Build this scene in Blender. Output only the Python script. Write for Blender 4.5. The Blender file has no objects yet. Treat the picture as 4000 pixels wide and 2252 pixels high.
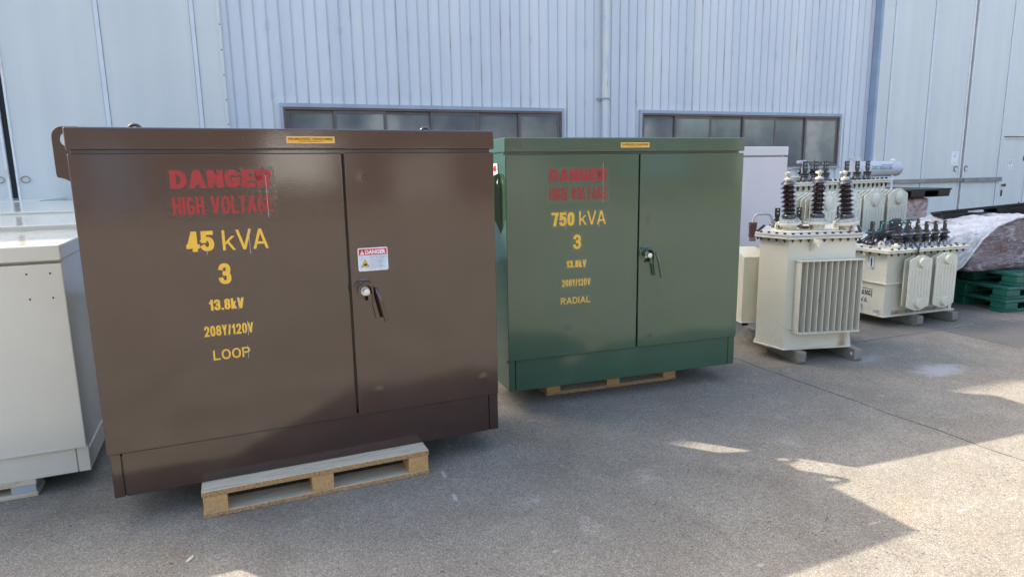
import bpy, bmesh, math, random
from mathutils import Vector, Matrix, noise as mnoise
random.seed(7)
R = math.radians
sc = bpy.context.scene
col = sc.collection

# ------------------------------------------------------------------ camera
cam_d = bpy.data.cameras.new("camera"); cam = bpy.data.objects.new("camera", cam_d); col.objects.link(cam)
cam_d.sensor_width = 36.0; cam_d.sensor_fit = 'HORIZONTAL'; cam_d.lens = 36.0*2550.68/4000.0
cam_d.clip_start = 0.05; cam_d.clip_end = 2000.0
PITCH, ROLL = R(10.1397), R(-0.9488)
fw = Vector((0, math.cos(PITCH), -math.sin(PITCH))); r0 = Vector((1, 0, 0)); u0_ = Vector((0, math.sin(PITCH), math.cos(PITCH)))
rt = r0*math.cos(ROLL)+u0_*math.sin(ROLL); up = u0_*math.cos(ROLL)-r0*math.sin(ROLL)
cam.matrix_world = Matrix(((rt.x, up.x, -fw.x, 0), (rt.y, up.y, -fw.y, 0), (rt.z, up.z, -fw.z, 1.5), (0, 0, 0, 1)))
sc.camera = cam
# ------------------------------------------------------------------ sky and sun
SUN_EL, SUN_HEAD = R(41.0), R(115.85-180.0)      # heading measured clockwise from +Y
w = bpy.data.worlds.new("World"); sc.world = w; w.use_nodes = True
nt = w.node_tree; nt.nodes.clear()
out = nt.nodes.new('ShaderNodeOutputWorld'); bg = nt.nodes.new('ShaderNodeBackground'); sky = nt.nodes.new('ShaderNodeTexSky')
sky.sky_type = 'NISHITA'; sky.sun_disc = False; sky.sun_elevation = SUN_EL; sky.sun_rotation = SUN_HEAD
sky.air_density = 1.0; sky.dust_density = 4.5; sky.ozone_density = 0.0
bg.inputs['Strength'].default_value = 0.15
nt.links.new(sky.outputs[0], bg.inputs[0]); nt.links.new(bg.outputs[0], out.inputs[0])
sl = bpy.data.lights.new("sun", 'SUN'); sl.energy = 2.8; sl.angle = R(0.55); sl.color = (1.0, 0.91, 0.79)
so = bpy.data.objects.new("sun", sl); col.objects.link(so)
sdir = Vector((math.sin(SUN_HEAD)*math.cos(SUN_EL), math.cos(SUN_HEAD)*math.cos(SUN_EL), math.sin(SUN_EL)))
so.rotation_euler = sdir.to_track_quat('Z', 'Y').to_euler(); so.location = (0, 0, 30)
sc.view_settings.view_transform = 'Standard'; sc.view_settings.look = 'None'
sc.view_settings.exposure = 1.88; sc.view_settings.gamma = 1.0
sc.cycles.max_bounces = 8; sc.cycles.diffuse_bounces = 5; sc.cycles.glossy_bounces = 4
sc.cycles.sample_clamp_indirect = 6.0

# ------------------------------------------------------------------ helpers
def tag(o, label=None, cat=None, group=None, kind=None):
    if label: o['label'] = label
    if cat: o['category'] = cat
    if group: o['group'] = group
    if kind: o['kind'] = kind
    return o

def thing(name, label, cat, x, y, h, z=0.0, group=None):
    o = bpy.data.objects.new(name, None); col.objects.link(o); o.empty_display_size = 0.2
    o.location = (x, y, z); o.rotation_euler = (0, 0, R(90-h))
    return tag(o, label, cat, group)

class MB:
    def __init__(s): s.v = []; s.f = []; s.m = []
    def quadbox(s, P, mat=0):
        b = len(s.v); s.v += P
        for f in ((0,3,2,1),(4,5,6,7),(0,1,5,4),(1,2,6,5),(2,3,7,6),(3,0,4,7)): s.f.append([b+i for i in f]); s.m.append(mat)
        return s
    def box(s, x0, x1, y0, y1, z0, z1, mat=0):
        s.quadbox([(x0,y0,z0),(x1,y0,z0),(x1,y1,z0),(x0,y1,z0),(x0,y0,z1),(x1,y0,z1),(x1,y1,z1),(x0,y1,z1)], mat); return s
    def prism(s, pts, a, b, axis='z', mat=0):
        """pts counter-clockwise polygon; axis z: (x,y) ; axis y: (x,z) ; axis x: (y,z)"""
        def P(p, t):
            return (p[0],p[1],t) if axis == 'z' else ((p[0],t,p[1]) if axis == 'y' else (t,p[0],p[1]))
        n = len(pts); k = len(s.v)
        s.v += [P(p,a) for p in pts]+[P(p,b) for p in pts]
        s.f.append(list(range(k+n-1,k-1,-1))); s.m.append(mat)
        s.f.append(list(range(k+n,k+2*n))); s.m.append(mat)
        for i in range(n):
            j = (i+1) % n; s.f.append([k+i,k+j,k+n+j,k+n+i]); s.m.append(mat)
        return s
    def ring(s, pts, hole, a, b, axis='y', mat=0):
        """plate between outline pts and a hole outline with the same number of points"""
        def P(p, t):
            return (p[0],p[1],t) if axis == 'z' else ((p[0],t,p[1]) if axis == 'y' else (t,p[0],p[1]))
        n = len(pts); k = len(s.v)
        s.v += [P(p,a) for p in pts]+[P(p,b) for p in pts]+[P(p,a) for p in hole]+[P(p,b) for p in hole]
        for i in range(n):
            j = (i+1) % n
            for f in ([k+i,k+j,k+n+j,k+n+i],[k+2*n+j,k+2*n+i,k+3*n+i,k+3*n+j],[k+j,k+i,k+2*n+i,k+2*n+j],[k+n+i,k+n+j,k+3*n+j,k+3*n+i]):
                s.f.append(f); s.m.append(mat)
        return s
    def tube(s, path, r, n=8, mat=0, closed=False):
        P = [Vector(p) for p in path]; k = len(s.v); m = len(P)
        T = []
        for i in range(m):
            a = P[(i-1) % m] if (closed or i > 0) else P[i]; b = P[(i+1) % m] if (closed or i < m-1) else P[i]
            T.append((b-a).normalized())
        nrm = T[0].orthogonal().normalized()
        for i in range(m):
            nrm = (nrm-T[i]*nrm.dot(T[i])).normalized(); bi = T[i].cross(nrm)
            rr = r[i] if isinstance(r, (list, tuple)) else r
            for q in range(n):
                a = 2*math.pi*q/n; s.v.append(tuple(P[i]+(nrm*math.cos(a)+bi*math.sin(a))*rr))
        for i in range(m if closed else m-1):
            for q in range(n):
                a0 = k+i*n; a1 = k+((i+1) % m)*n
                s.f.append([a0+q,a0+(q+1)%n,a1+(q+1)%n,a1+q]); s.m.append(mat)
        if not closed:
            s.f.append([k+q for q in range(n-1,-1,-1)]); s.m.append(mat)
            s.f.append([k+(m-1)*n+q for q in range(n)]); s.m.append(mat)
        return s
    def lathe(s, prof, c=(0,0,0), n=24, M=None, mat=0):
        """prof list of (r,z) from bottom to top"""
        k = len(s.v); m = len(prof); M = M or Matrix.Identity(3); c = Vector(c)
        for (r, z) in prof:
            for q in range(n):
                a = 2*math.pi*q/n; s.v.append(tuple(c+M@Vector((r*math.cos(a), r*math.sin(a), z))))
        for i in range(m-1):
            for q in range(n):
                s.f.append([k+i*n+q,k+i*n+(q+1)%n,k+(i+1)*n+(q+1)%n,k+(i+1)*n+q]); s.m.append(mat)
        s.f.append([k+q for q in range(n-1,-1,-1)]); s.m.append(mat)
        s.f.append([k+(m-1)*n+q for q in range(n)]); s.m.append(mat)
        return s
    def mesh(s, name, mats, smooth=None):
        me = bpy.data.meshes.new(name); me.from_pydata(s.v, [], s.f); me.update()
        for mm in (mats if isinstance(mats, (list, tuple)) else [mats]): me.materials.append(mm)
        me.polygons.foreach_set('material_index', s.m)
        if smooth is not None:
            me.shade_smooth() if hasattr(me, 'shade_smooth') else None
            bm = bmesh.new(); bm.from_mesh(me)
            for e in bm.edges:
                if len(e.link_faces) == 2: e.smooth = e.calc_face_angle(0) < R(smooth)
            bm.to_mesh(me); bm.free()
        return me
    def build(s, name, mats, parent=None, bevel=0.0, smooth=None, seg=2, label=None):
        o = bpy.data.objects.new(name, s.mesh(name, mats, smooth)); col.objects.link(o)
        if parent: o.parent = parent
        if bevel:
            b = o.modifiers.new('bevel', 'BEVEL'); b.width = bevel; b.segments = seg; b.limit_method = 'ANGLE'; b.angle_limit = R(40); b.harden_normals = False
        if label: o['label'] = label
        return o

def link(name, me, parent, loc=(0,0,0), rot=(0,0,0), scale=(1,1,1)):
    o = bpy.data.objects.new(name, me); col.objects.link(o); o.parent = parent; o.location = loc; o.rotation_euler = rot; o.scale = scale; return o

def copy_tree(o, parent=None):
    c = o.copy(); col.objects.link(c)
    if parent: c.parent = parent
    for ch in list(o.children): copy_tree(ch, c)
    return c

def circ(cx, cy, r, n=20, a0=0.0): return [(cx+r*math.cos(a0+2*math.pi*i/n), cy+r*math.sin(a0+2*math.pi*i/n)) for i in range(n)]

def text_faces(body, bold=0.0, spacing=1.0):
    c = bpy.data.curves.new('lettering', 'FONT'); c.body = body; c.offset = bold; c.space_character = spacing; c.resolution_u = 3
    o = bpy.data.objects.new('lettering', c); col.objects.link(o)
    dg = bpy.context.evaluated_depsgraph_get(); dg.update()
    me = bpy.data.meshes.new_from_object(o.evaluated_get(dg))
    vs = [tuple(v.co) for v in me.vertices]; fs = [list(p.vertices) for p in me.polygons]
    bpy.data.objects.remove(o); bpy.data.curves.remove(c); bpy.data.meshes.remove(me)
    xs = [v[0] for v in vs]; ys = [v[1] for v in vs]
    x0, x1, y0, y1 = min(xs), max(xs), min(ys), max(ys)
    return [((v[0]-x0)/(x1-x0), (v[1]-y0)/(y1-y0)) for v in vs], fs

def lettering(body, u0, u1, z0, z1, y, mat, parent, bold=0.0, name='lettering', label=None, spacing=1.0, fn=None):
    vs, fs = text_faces(body, bold, spacing); m = MB()
    P = [(u0+(u1-u0)*a, y, z0+(z1-z0)*b) for a, b in vs]
    m.v = [fn(p) for p in P] if fn else P
    m.f = fs; m.m = [0]*len(fs)
    o = m.build(name, mat, parent)
    if label: o['label'] = label
    return o


# ------------------------------------------------------------------ drawn vinyl letters (constant stroke width)
def se(cx, cy, rx, ry, a0, a1, n=12, e=2.4):
    o = []
    for i in range(n+1):
        a = R(a0+(a1-a0)*i/n); c, q = math.cos(a), math.sin(a)
        o.append((cx+rx*math.copysign(abs(c)**(2/e), c), cy+ry*math.copysign(abs(q)**(2/e), q)))
    return o
GL = {
 'D': [('P',[(0,0),(0,1)]+se(.35,.5,.65,.5,90,-90),1)],
 'A': [('D',0,0,.5,1),('D',1,0,.5,1),('P',[(.2,.27),(.8,.27)],0)],
 'N': [('P',[(0,0),(0,1)],0),('P',[(1,0),(1,1)],0),('D',0,1,1,0)],
 'G': [('P',se(.5,.5,.5,.5,42,315,20)+[(1,.14),(1,.43),(.70,.43)],0)],
 'E': [('P',[(1,1),(0,1),(0,0),(1,0)],0),('P',[(0,.5),(.92,.5)],0)],
 'R': [('P',[(0,0),(0,1)]+se(.5,.76,.5,.24,90,-90,8)+[(0,.52)],0),('D',.45,.50,1,0)],
 'H': [('P',[(0,0),(0,1)],0),('P',[(1,0),(1,1)],0),('P',[(0,.5),(1,.5)],0)],
 'I': [('P',[(.5,0),(.5,1)],0)], 'V': [('D',0,1,.5,0),('D',1,1,.5,0)],
 'O': [('P',se(.5,.5,.5,.5,0,345,23,2.2),1)], 'L': [('P',[(0,1),(0,0),(1,0)],0)],
 'T': [('P',[(0,1),(1,1)],0),('P',[(.5,1),(.5,0)],0)],
 'P': [('P',[(0,0),(0,1)]+se(.5,.74,.5,.26,90,-90,8)+[(0,.48)],0)],
 'B': [('P',[(0,0),(0,1)]+se(.5,.76,.45,.24,90,-90,8)+[(0,.52)],0),('P',[(0,.52)]+se(.5,.26,.5,.26,90,-90,8)+[(0,0)],0)],
 '4': [('P',[(.72,0),(.72,1)],0),('D',.70,1,.03,.22),('P',[(0,.20),(1,.20)],0)],
 '5': [('P',[(.95,1),(.08,1),(.04,.52)],0),('P',se(.45,.32,.55,.32,140,-150,14),0)],
 '3': [('P',se(.46,.75,.5,.25,165,-88,12),0),('P',se(.46,.27,.54,.27,88,-165,12),0)],
 '7': [('P',[(0,1),(1,1)],0),('D',1,1,.35,0)],
 '0': [('P',se(.5,.5,.5,.5,0,345,23,2.6),1)],
 '8': [('P',se(.5,.755,.46,.245,0,340,17),1),('P',se(.5,.265,.5,.265,0,340,17),1)],
 '1': [('P',[(.8,0),(.8,1)],0),('P',[(.75,.93),(.05,.74)],0)],
 '2': [('P',se(.5,.70,.48,.30,170,-35,12)+[(.02,.0),(1,.0)],0)],
 'k': [('P',[(0,0),(0,1)],0),('D',.06,.30,.93,.70),('D',.34,.46,1,0)],
 'Y': [('D',0,1,.5,.40),('D',1,1,.5,.40),('P',[(.5,.45),(.5,0)],0)],
 '/': [('D',0,0,1,1)], '.': [('P',[(.5,0),(.5,.0005)],0)] }
RELW = {'1':.72,'/':.62,'L':.85,'E':.9,' ':.55,'T':.9,'k':.92,'V':1.12,'A':1.12,'O':1.1}
def thick(pts, closed):
    n = len(pts); Lf, Rt = [], []
    for i in range(n):
        p = Vector(pts[i]); a = Vector(pts[i-1]) if (closed or i > 0) else None; b = Vector(pts[(i+1) % n]) if (closed or i < n-1) else None
        d1 = (p-a).normalized() if a is not None and (p-a).length > 1e-9 else None; d2 = (b-p).normalized() if b is not None and (b-p).length > 1e-9 else None
        d1 = d1 or d2; d2 = d2 or d1
        n1 = Vector((-d1.y, d1.x)); n2 = Vector((-d2.y, d2.x)); m = n1+n2
        if m.length < 1e-6: m = n1
        m.normalize(); k = 0.5/max(0.45, m.dot(n1))
        q = p
        if not closed and i == 0: q = p-d2*0.5
        if not closed and i == n-1: q = p+d1*0.5
        Lf.append(q+m*k); Rt.append(q-m*k)
    return Lf, Rt
def drawn(body, u0, u1, z0, z1, sx, sy, gap):
    """flat faces of a word fitted into the rectangle; returns verts (u,z,layer) and faces"""
    fix = [c in 'I.' for c in body]
    tot = sum(RELW.get(c, 1.0) for c, f in zip(body, fix) if not f); n = len(body)
    unit = ((u1-u0)-sx*sum(fix)-gap*(n-1))/max(tot, 1e-9); x = u0; h = z1-z0; V, F = [], []; lay = 0
    for c, f in zip(body, fix):
        wd = sx if f else unit*RELW.get(c, 1.0)
        for it in GL.get(c, []):
            lay += 1
            X = lambda t: x+sx/2+t*(wd-sx); Yp = lambda t: z0+sy/2+t*(h-sy)
            if it[0] == 'P':
                P = [(X(a)/sx, Yp(b)/sy) for a, b in it[1]]
                L_, R_ = thick(P, it[2]); m = len(P); k = len(V)
                V += [(p.x*sx, p.y*sy, lay) for p in L_]+[(p.x*sx, p.y*sy, lay) for p in R_]
                for i in range(m if it[2] else m-1):
                    j = (i+1) % m; F.append([k+m+i, k+m+j, k+j, k+i])
            else:
                _, a, b, c2, d = it
                p0 = (X(a), z0+b*h); p1 = (X(c2), z0+d*h); sl = abs((p1[0]-p0[0])/(p1[1]-p0[1])); hw = sx/2*(1.0+0.12*min(sl, 2))
                if sl > 1.2: hw = sx*0.5*math.sqrt(1+sl*sl)*0.75
                lo, hi = (p0, p1) if p0[1] < p1[1] else (p1, p0); k = len(V)
                V += [(lo[0]-hw, lo[1], lay), (lo[0]+hw, lo[1], lay), (hi[0]+hw, hi[1], lay), (hi[0]-hw, hi[1], lay)]; F.append([k, k+1, k+2, k+3])
        x += wd+gap
    return V, F
def vinyl(body, u0, u1, z0, z1, y, mat, parent, sx, sy, gap, fn=None):
    V, F = drawn(body, u0, u1, z0, z1, sx, sy, gap); m = MB()
    m.v = [fn(a, b, l) for a, b, l in V] if fn else [(a, y-0.00006*l, b) for a, b, l in V]; m.f = F; m.m = [0]*len(F)
    return m.build('lettering', mat, parent)

# ------------------------------------------------------------------ materials
def lin(r, g, b):
    f = lambda c: (c/255/12.92) if c <= 10 else ((c/255+0.055)/1.055)**2.4
    return (f(r), f(g), f(b), 1.0)

class N:
    def __init__(s, name):
        s.mat = bpy.data.materials.new(name); s.mat.use_nodes = True; s.t = s.mat.node_tree; s.t.nodes.clear()
        s.out = s.t.nodes.new('ShaderNodeOutputMaterial'); s.bsdf = s.t.nodes.new('ShaderNodeBsdfPrincipled')
        s.t.links.new(s.bsdf.outputs[0], s.out.inputs[0]); s._tc = None
    def set(s, **k):
        for a, b in k.items():
            i = s.bsdf.inputs[a.replace('_', ' ')]
            if isinstance(b, bpy.types.NodeSocket): s.t.links.new(b, i)
            else: i.default_value = b
        return s
    def put(s, sock, v):
        if isinstance(v, bpy.types.NodeSocket): s.t.links.new(v, sock)
        else: sock.default_value = v
    def tc(s):
        if not s._tc: s._tc = s.t.nodes.new('ShaderNodeTexCoord')
        return s._tc.outputs['Object']
    def map(s, scale=(1,1,1), loc=(0,0,0), vec=None):
        n = s.t.nodes.new('ShaderNodeMapping'); s.put(n.inputs[0], vec or s.tc()); n.inputs['Scale'].default_value = scale; n.inputs['Location'].default_value = loc; return n.outputs[0]
    def noise(s, scale=5.0, detail=3.0, rough=0.55, vec=None, dist=0.0):
        n = s.t.nodes.new('ShaderNodeTexNoise'); n.inputs['Scale'].default_value = scale; n.inputs['Detail'].default_value = detail; n.inputs['Roughness'].default_value = rough; n.inputs['Distortion'].default_value = dist
        s.put(n.inputs['Vector'], vec or s.tc()); return n.outputs['Fac']
    def voro(s, scale=20.0, vec=None, feature='F1', out='Distance', rand=1.0):
        n = s.t.nodes.new('ShaderNodeTexVoronoi'); n.feature = feature; n.inputs['Scale'].default_value = scale; n.inputs['Randomness'].default_value = rand; s.put(n.inputs['Vector'], vec or s.tc()); return n.outputs[out]
    def ramp(s, fac, stops):
        n = s.t.nodes.new('ShaderNodeValToRGB'); s.put(n.inputs[0], fac); e = n.color_ramp.elements
        while len(e) < len(stops): e.new(0.5)
        for i, (p, c) in enumerate(stops): e[i].position = p; e[i].color = c if len(c) == 4 else (*c, 1)
        return n.outputs[0]
    def step(s, fac, a, b):
        n = s.t.nodes.new('ShaderNodeMapRange'); n.interpolation_type = 'SMOOTHSTEP'; s.put(n.inputs[0], fac); n.inputs[1].default_value = a; n.inputs[2].default_value = b; return n.outputs[0]
    def math(s, op, a, b=0.0, c=0.0):
        n = s.t.nodes.new('ShaderNodeMath'); n.operation = op; s.put(n.inputs[0], a); s.put(n.inputs[1], b); s.put(n.inputs[2], c); return n.outputs[0]
    def mix(s, fac, a, b, blend='MIX'):
        n = s.t.nodes.new('ShaderNodeMix'); n.data_type = 'RGBA'; n.blend_type = blend; s.put(n.inputs[0], fac); s.put(n.inputs[6], a); s.put(n.inputs[7], b); return n.outputs[2]
    def sep(s, v=None):
        n = s.t.nodes.new('ShaderNodeSeparateXYZ'); s.put(n.inputs[0], v or s.tc()); return n.outputs
    def bump(s, h, strength=0.2, dist=0.01):
        n = s.t.nodes.new('ShaderNodeBump'); n.inputs['Strength'].default_value = strength; n.inputs['Distance'].default_value = dist; s.put(n.inputs['Height'], h); return n.outputs[0]

def paint(name, c, rough=0.3, spec=0.5, peel=0.08, coat=0.0, var=0.12, grime=None, gfac=0.3, metal=0.0, peel_scale=150.0, wave=0.0):
    n = N(name); a = n.noise(3.0, 4.0)
    d = tuple(x*(1-var) for x in c[:3])+(1,); l = tuple(min(1, x*(1+var)) for x in c[:3])+(1,)
    base = n.ramp(a, [(0.3, d), (0.7, l)])
    if grime:
        g = n.step(n.noise(7.0, 6.0, 0.65), 0.52, 0.72); base = n.mix(n.math('MULTIPLY', g, gfac), base, grime)
    rr = n.math('MULTIPLY_ADD', n.noise(9.0, 3.0), 0.12, rough-0.06)
    n.set(Base_Color=base, Roughness=rr, Metallic=metal); n.bsdf.inputs['Specular IOR Level'].default_value = spec
    if coat: n.bsdf.inputs['Coat Weight'].default_value = coat; n.bsdf.inputs['Coat IOR'].default_value = 1.7; n.bsdf.inputs['Coat Roughness'].default_value = rough*0.6
    if peel:
        h = n.noise(peel_scale, 2.0)
        if wave: h = n.math('MULTIPLY_ADD', n.noise(2.2, 1.0), wave, h)
        n.set(Normal=n.bump(h, peel, 0.004))
    return n.mat

def flat(name, c, rough=0.5, spec=0.4, metal=0.0, var=0.1, scale=25.0):
    n = N(name); a = n.noise(scale, 3.0)
    n.set(Base_Color=n.ramp(a, [(0.3, tuple(x*(1-var) for x in c[:3])+(1,)), (0.7, tuple(min(1,x*(1+var)) for x in c[:3])+(1,))]), Roughness=rough, Metallic=metal)
    n.bsdf.inputs['Specular IOR Level'].default_value = spec; return n.mat

def gloss(name, c, rough, spec, coat, dents, scuffs, dust):
    n = N(name); q = n.sep(); x, y, z = q[0], q[1], q[2]
    base = n.ramp(n.noise(1.3, 4), [(0.3, tuple(v*0.93 for v in c)+(1,)), (0.7, tuple(v*1.07 for v in c)+(1,))])
    # dusty film thicker near the bottom, wiped in streaks
    du = n.math('MULTIPLY', n.step(n.noise(4.0, 6, 0.65, n.map((1, 1, 0.5))), 0.45, 0.8), n.math('MULTIPLY_ADD', n.step(z, 0.75, 0.15), 0.6, 0.4))
    base = n.mix(n.math('MULTIPLY', du, dust), base, (0.30,0.27,0.23,1))
    # fine scratches and specks
    sc1 = n.math('MULTIPLY', n.step(n.noise(1.0, 2, 0.5, n.map((60, 60, 4), (3,0,1))), 0.745, 0.76), n.step(n.noise(2.3, 2), 0.55, 0.65))
    spk = n.math('MULTIPLY', n.step(n.voro(19.0), 0.035, 0.022), n.step(n.noise(3.1, 2, 0.5, n.map((1,1,1),(9,2,4))), 0.5, 0.6))
    base = n.mix(n.math('MULTIPLY', n.math('MAXIMUM', sc1, spk), 0.45), base, (0.34,0.31,0.28,1))
    for (cx, cz, rx, rz, am) in scuffs:
        dx = n.math('DIVIDE', n.math('SUBTRACT', x, cx), rx); dz = n.math('DIVIDE', n.math('SUBTRACT', z, cz), rz)
        d = n.math('ADD', n.math('SQRT', n.math('ADD', n.math('MULTIPLY', dx, dx), n.math('MULTIPLY', dz, dz))), n.math('MULTIPLY', n.math('SUBTRACT', n.noise(45, 4, 0.7), 0.5), 2.6))
        base = n.mix(n.math('MULTIPLY', n.step(d, 0.9, 0.4), am), base, tuple(v*0.45 for v in c)+(1,))
    h = n.math('MULTIPLY', n.noise(150.0, 2.0), 0.00012)
    h = n.math('ADD', h, n.math('MULTIPLY', n.noise(1.7, 1.0), 0.0045))
    h = n.math('ADD', h, n.math('MULTIPLY', n.noise(5.5, 1.0), 0.0007))
    for (cx, cz, r, am) in dents:
        dx = n.math('SUBTRACT', x, cx); dz = n.math('SUBTRACT', z, cz)
        d = n.math('SQRT', n.math('ADD', n.math('MULTIPLY', dx, dx), n.math('MULTIPLY', dz, dz)))
        h = n.math('ADD', h, n.math('MULTIPLY', n.step(d, r, 0.0), am))
    b_ = n.t.nodes.new('ShaderNodeBump'); b_.inputs['Strength'].default_value = 1.0; b_.inputs['Distance'].default_value = 1.0; n.put(b_.inputs['Height'], h)
    rr = n.math('MULTIPLY_ADD', n.noise(6.0, 4), 0.10, rough-0.05)
    n.set(Base_Color=base, Roughness=rr, Normal=b_.outputs[0]); n.bsdf.inputs['Specular IOR Level'].default_value = spec
    n.bsdf.inputs['Coat Weight'].default_value = coat; n.bsdf.inputs['Coat Roughness'].default_value = rough*0.7; n.bsdf.inputs['Coat IOR'].default_value = 1.6
    n.t.links.new(b_.outputs[0], n.bsdf.inputs['Coat Normal'])
    return n.mat
M_BROWN = gloss('brown_gloss_paint', (0.031, 0.0108, 0.0075), 0.10, 0.95, 0.45,
    [(1.176,0.444,0.030,0.0007),(1.727,0.428,0.035,0.0009),(1.162,1.484,0.05,0.0004),(1.60,0.70,0.25,0.0016),(0.5,0.9,0.4,0.0020)], [(1.12,0.2,0.12,0.02,0.3)], 0.03)
M_GREEN = gloss('green_gloss_paint', (0.032, 0.086, 0.048), 0.11, 0.85, 0.35,
    [(0.998,0.419,0.03,0.0008),(0.94,1.27,0.05,0.0004),(0.35,0.47,0.20,0.0014),(1.3,0.6,0.3,0.0015)], [(0.40,0.515,0.05,0.03,0.5),(0.965,1.185,0.03,0.05,0.4),(1.0,0.43,0.02,0.006,0.5)], 0.045)
M_GREY = paint('grey_cabinet_paint', (0.64, 0.62, 0.52, 1), 0.14, 0.6, 0.06, 0.3, 0.03, wave=8.0)
M_WHITE = paint('lilac_white_paint', (0.62, 0.60, 0.62, 1), 0.30, 0.5, 0.05, 0.2, 0.03)
M_BEIGE = paint('beige_tank_paint', (0.64, 0.62, 0.50, 1), 0.42, 0.4, 0.06, 0.0, 0.06, (0.30,0.24,0.15,1), 0.25)
M_DARKGAP = flat('dark_gap', (0.012, 0.011, 0.011, 1), 0.8, 0.2)
M_RED = flat('red_lettering', (0.36, 0.028, 0.028, 1), 0.35, 0.5, var=0.12, scale=60)
M_YEL = flat('yellow_lettering', (0.86, 0.50, 0.05, 1), 0.4, 0.5, var=0.06, scale=60)
M_PLATE = flat('yellow_plate', (0.80, 0.40, 0.02, 1), 0.35, 0.5, var=0.05)
M_PLATEED = flat('plate_border', (0.85, 0.58, 0.25, 1), 0.4)
M_INK = flat('brown_ink', (0.12, 0.045, 0.01, 1), 0.5)
M_BLACK = flat('black_ink', (0.02, 0.02, 0.022, 1), 0.5)
M_STW = flat('sticker_white', (0.80, 0.81, 0.83, 1), 0.4)
M_STG = flat('sticker_grey', (0.62, 0.66, 0.72, 1), 0.4)
M_STR = flat('sticker_red', (0.62, 0.015, 0.03, 1), 0.35)
M_STY = flat('sticker_yellow', (0.85, 0.48, 0.01, 1), 0.35)
M_STB = flat('sticker_text', (0.16, 0.20, 0.27, 1), 0.5)
M_STEEL = flat('zinc_bolt', (0.75, 0.75, 0.70, 1), 0.3, 0.5, 0.7)
M_GALV = paint('galvanised_grey', (0.38, 0.41, 0.43, 1), 0.45, 0.5, 0.05, 0, 0.12)
M_BOLT = flat('dark_bolt', (0.045, 0.042, 0.04, 1), 0.5, 0.4, 0.3)
M_PORC = paint('brown_porcelain', (0.020, 0.012, 0.015, 1), 0.14, 0.8, 0.02, 0.6, 0.2)
M_TERM = flat('dark_terminal', (0.055, 0.052, 0.050, 1), 0.5, 0.4, 0.5)
M_CABLE = flat('black_cable', (0.015, 0.015, 0.017, 1), 0.45)
M_TEAL = flat('green_strap', (0.02, 0.24, 0.19, 1), 0.5)
M_BPLASTIC = paint('black_plastic', (0.012, 0.012, 0.013, 1), 0.45, 0.4, 0.1, 0, 0.3)
M_SKID = paint('skid_paint', (0.23,0.22,0.185,1), 0.55, 0.4, 0.05, 0, 0.2, (0.10,0.08,0.06,1), 0.6)
M_CAPGREY = paint('weathered_cap', (0.44, 0.43, 0.37, 1), 0.5, 0.4, 0.05)

def m_rusty():
    n = N('rusty_beige_paint'); g = n.step(n.noise(9.0, 6.0, 0.7), 0.50, 0.60)
    base = n.mix(g, (0.62,0.60,0.49,1), n.ramp(n.noise(30, 4), [(0.3, (0.16,0.06,0.02,1)), (0.7, (0.38,0.18,0.06,1))]))
    n.set(Base_Color=base, Roughness=0.55); return n.mat
M_RUSTB = m_rusty()
def m_rust():
    n = N('rust'); n.set(Base_Color=n.ramp(n.noise(40, 5), [(0.3, (0.06,0.03,0.02,1)), (0.6, (0.17,0.08,0.04,1)), (0.8, (0.30,0.26,0.22,1))]), Roughness=0.8); return n.mat
M_RUST = m_rust()
def m_tank():
    """beige tank paint with a rust run at the lower right and freckles near the bottom"""
    n = N('stained_tank_paint'); s = n.sep(); x, y, z = s[0], s[1], s[2]
    a = n.noise(3.0, 4.0); base = n.ramp(a, [(0.3, (0.62,0.60,0.48,1)), (0.7, (0.68,0.66,0.54,1))])
    fx = n.math('SUBTRACT', 1.0, n.step(n.math('ABSOLUTE', n.math('ADD', n.math('SUBTRACT', x, 0.545), n.math('MULTIPLY', n.noise(14, 3), 0.05))), 0.0, 0.055))
    fz = n.math('SUBTRACT', 1.0, n.step(z, 0.12, 0.30)); fy = n.math('SUBTRACT', 1.0, n.step(y, 0.08, 0.1))
    run = n.math('MULTIPLY', n.math('MULTIPLY', fx, fz), fy)
    base = n.mix(n.math('MULTIPLY', run, 0.8), base, (0.30,0.15,0.045,1))
    sp = n.math('MULTIPLY', n.step(n.noise(70, 2), 0.63, 0.70), n.math('SUBTRACT', 1.0, n.step(z, 0.2, 0.5)))
    base = n.mix(n.math('MULTIPLY', sp, 0.5), base, (0.18,0.15,0.11,1))
    n.set(Base_Color=base, Roughness=0.42, Normal=n.bump(n.noise(120, 2), 0.06, 0.004)); n.bsdf.inputs['Specular IOR Level'].default_value = 0.4; return n.mat
M_TANK = m_tank()
def m_fin():
    n = N('fin_paint'); z = n.sep()[2]
    v = n.map((90, 4, 3)); g = n.step(n.noise(1.0, 4, 0.6, v), 0.60, 0.72)
    base = n.mix(n.math('MULTIPLY', g, 0.7), (0.60,0.58,0.49,1), (0.30,0.15,0.06,1))
    n.set(Base_Color=base, Roughness=0.45); return n.mat
M_FIN = m_fin()

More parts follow.
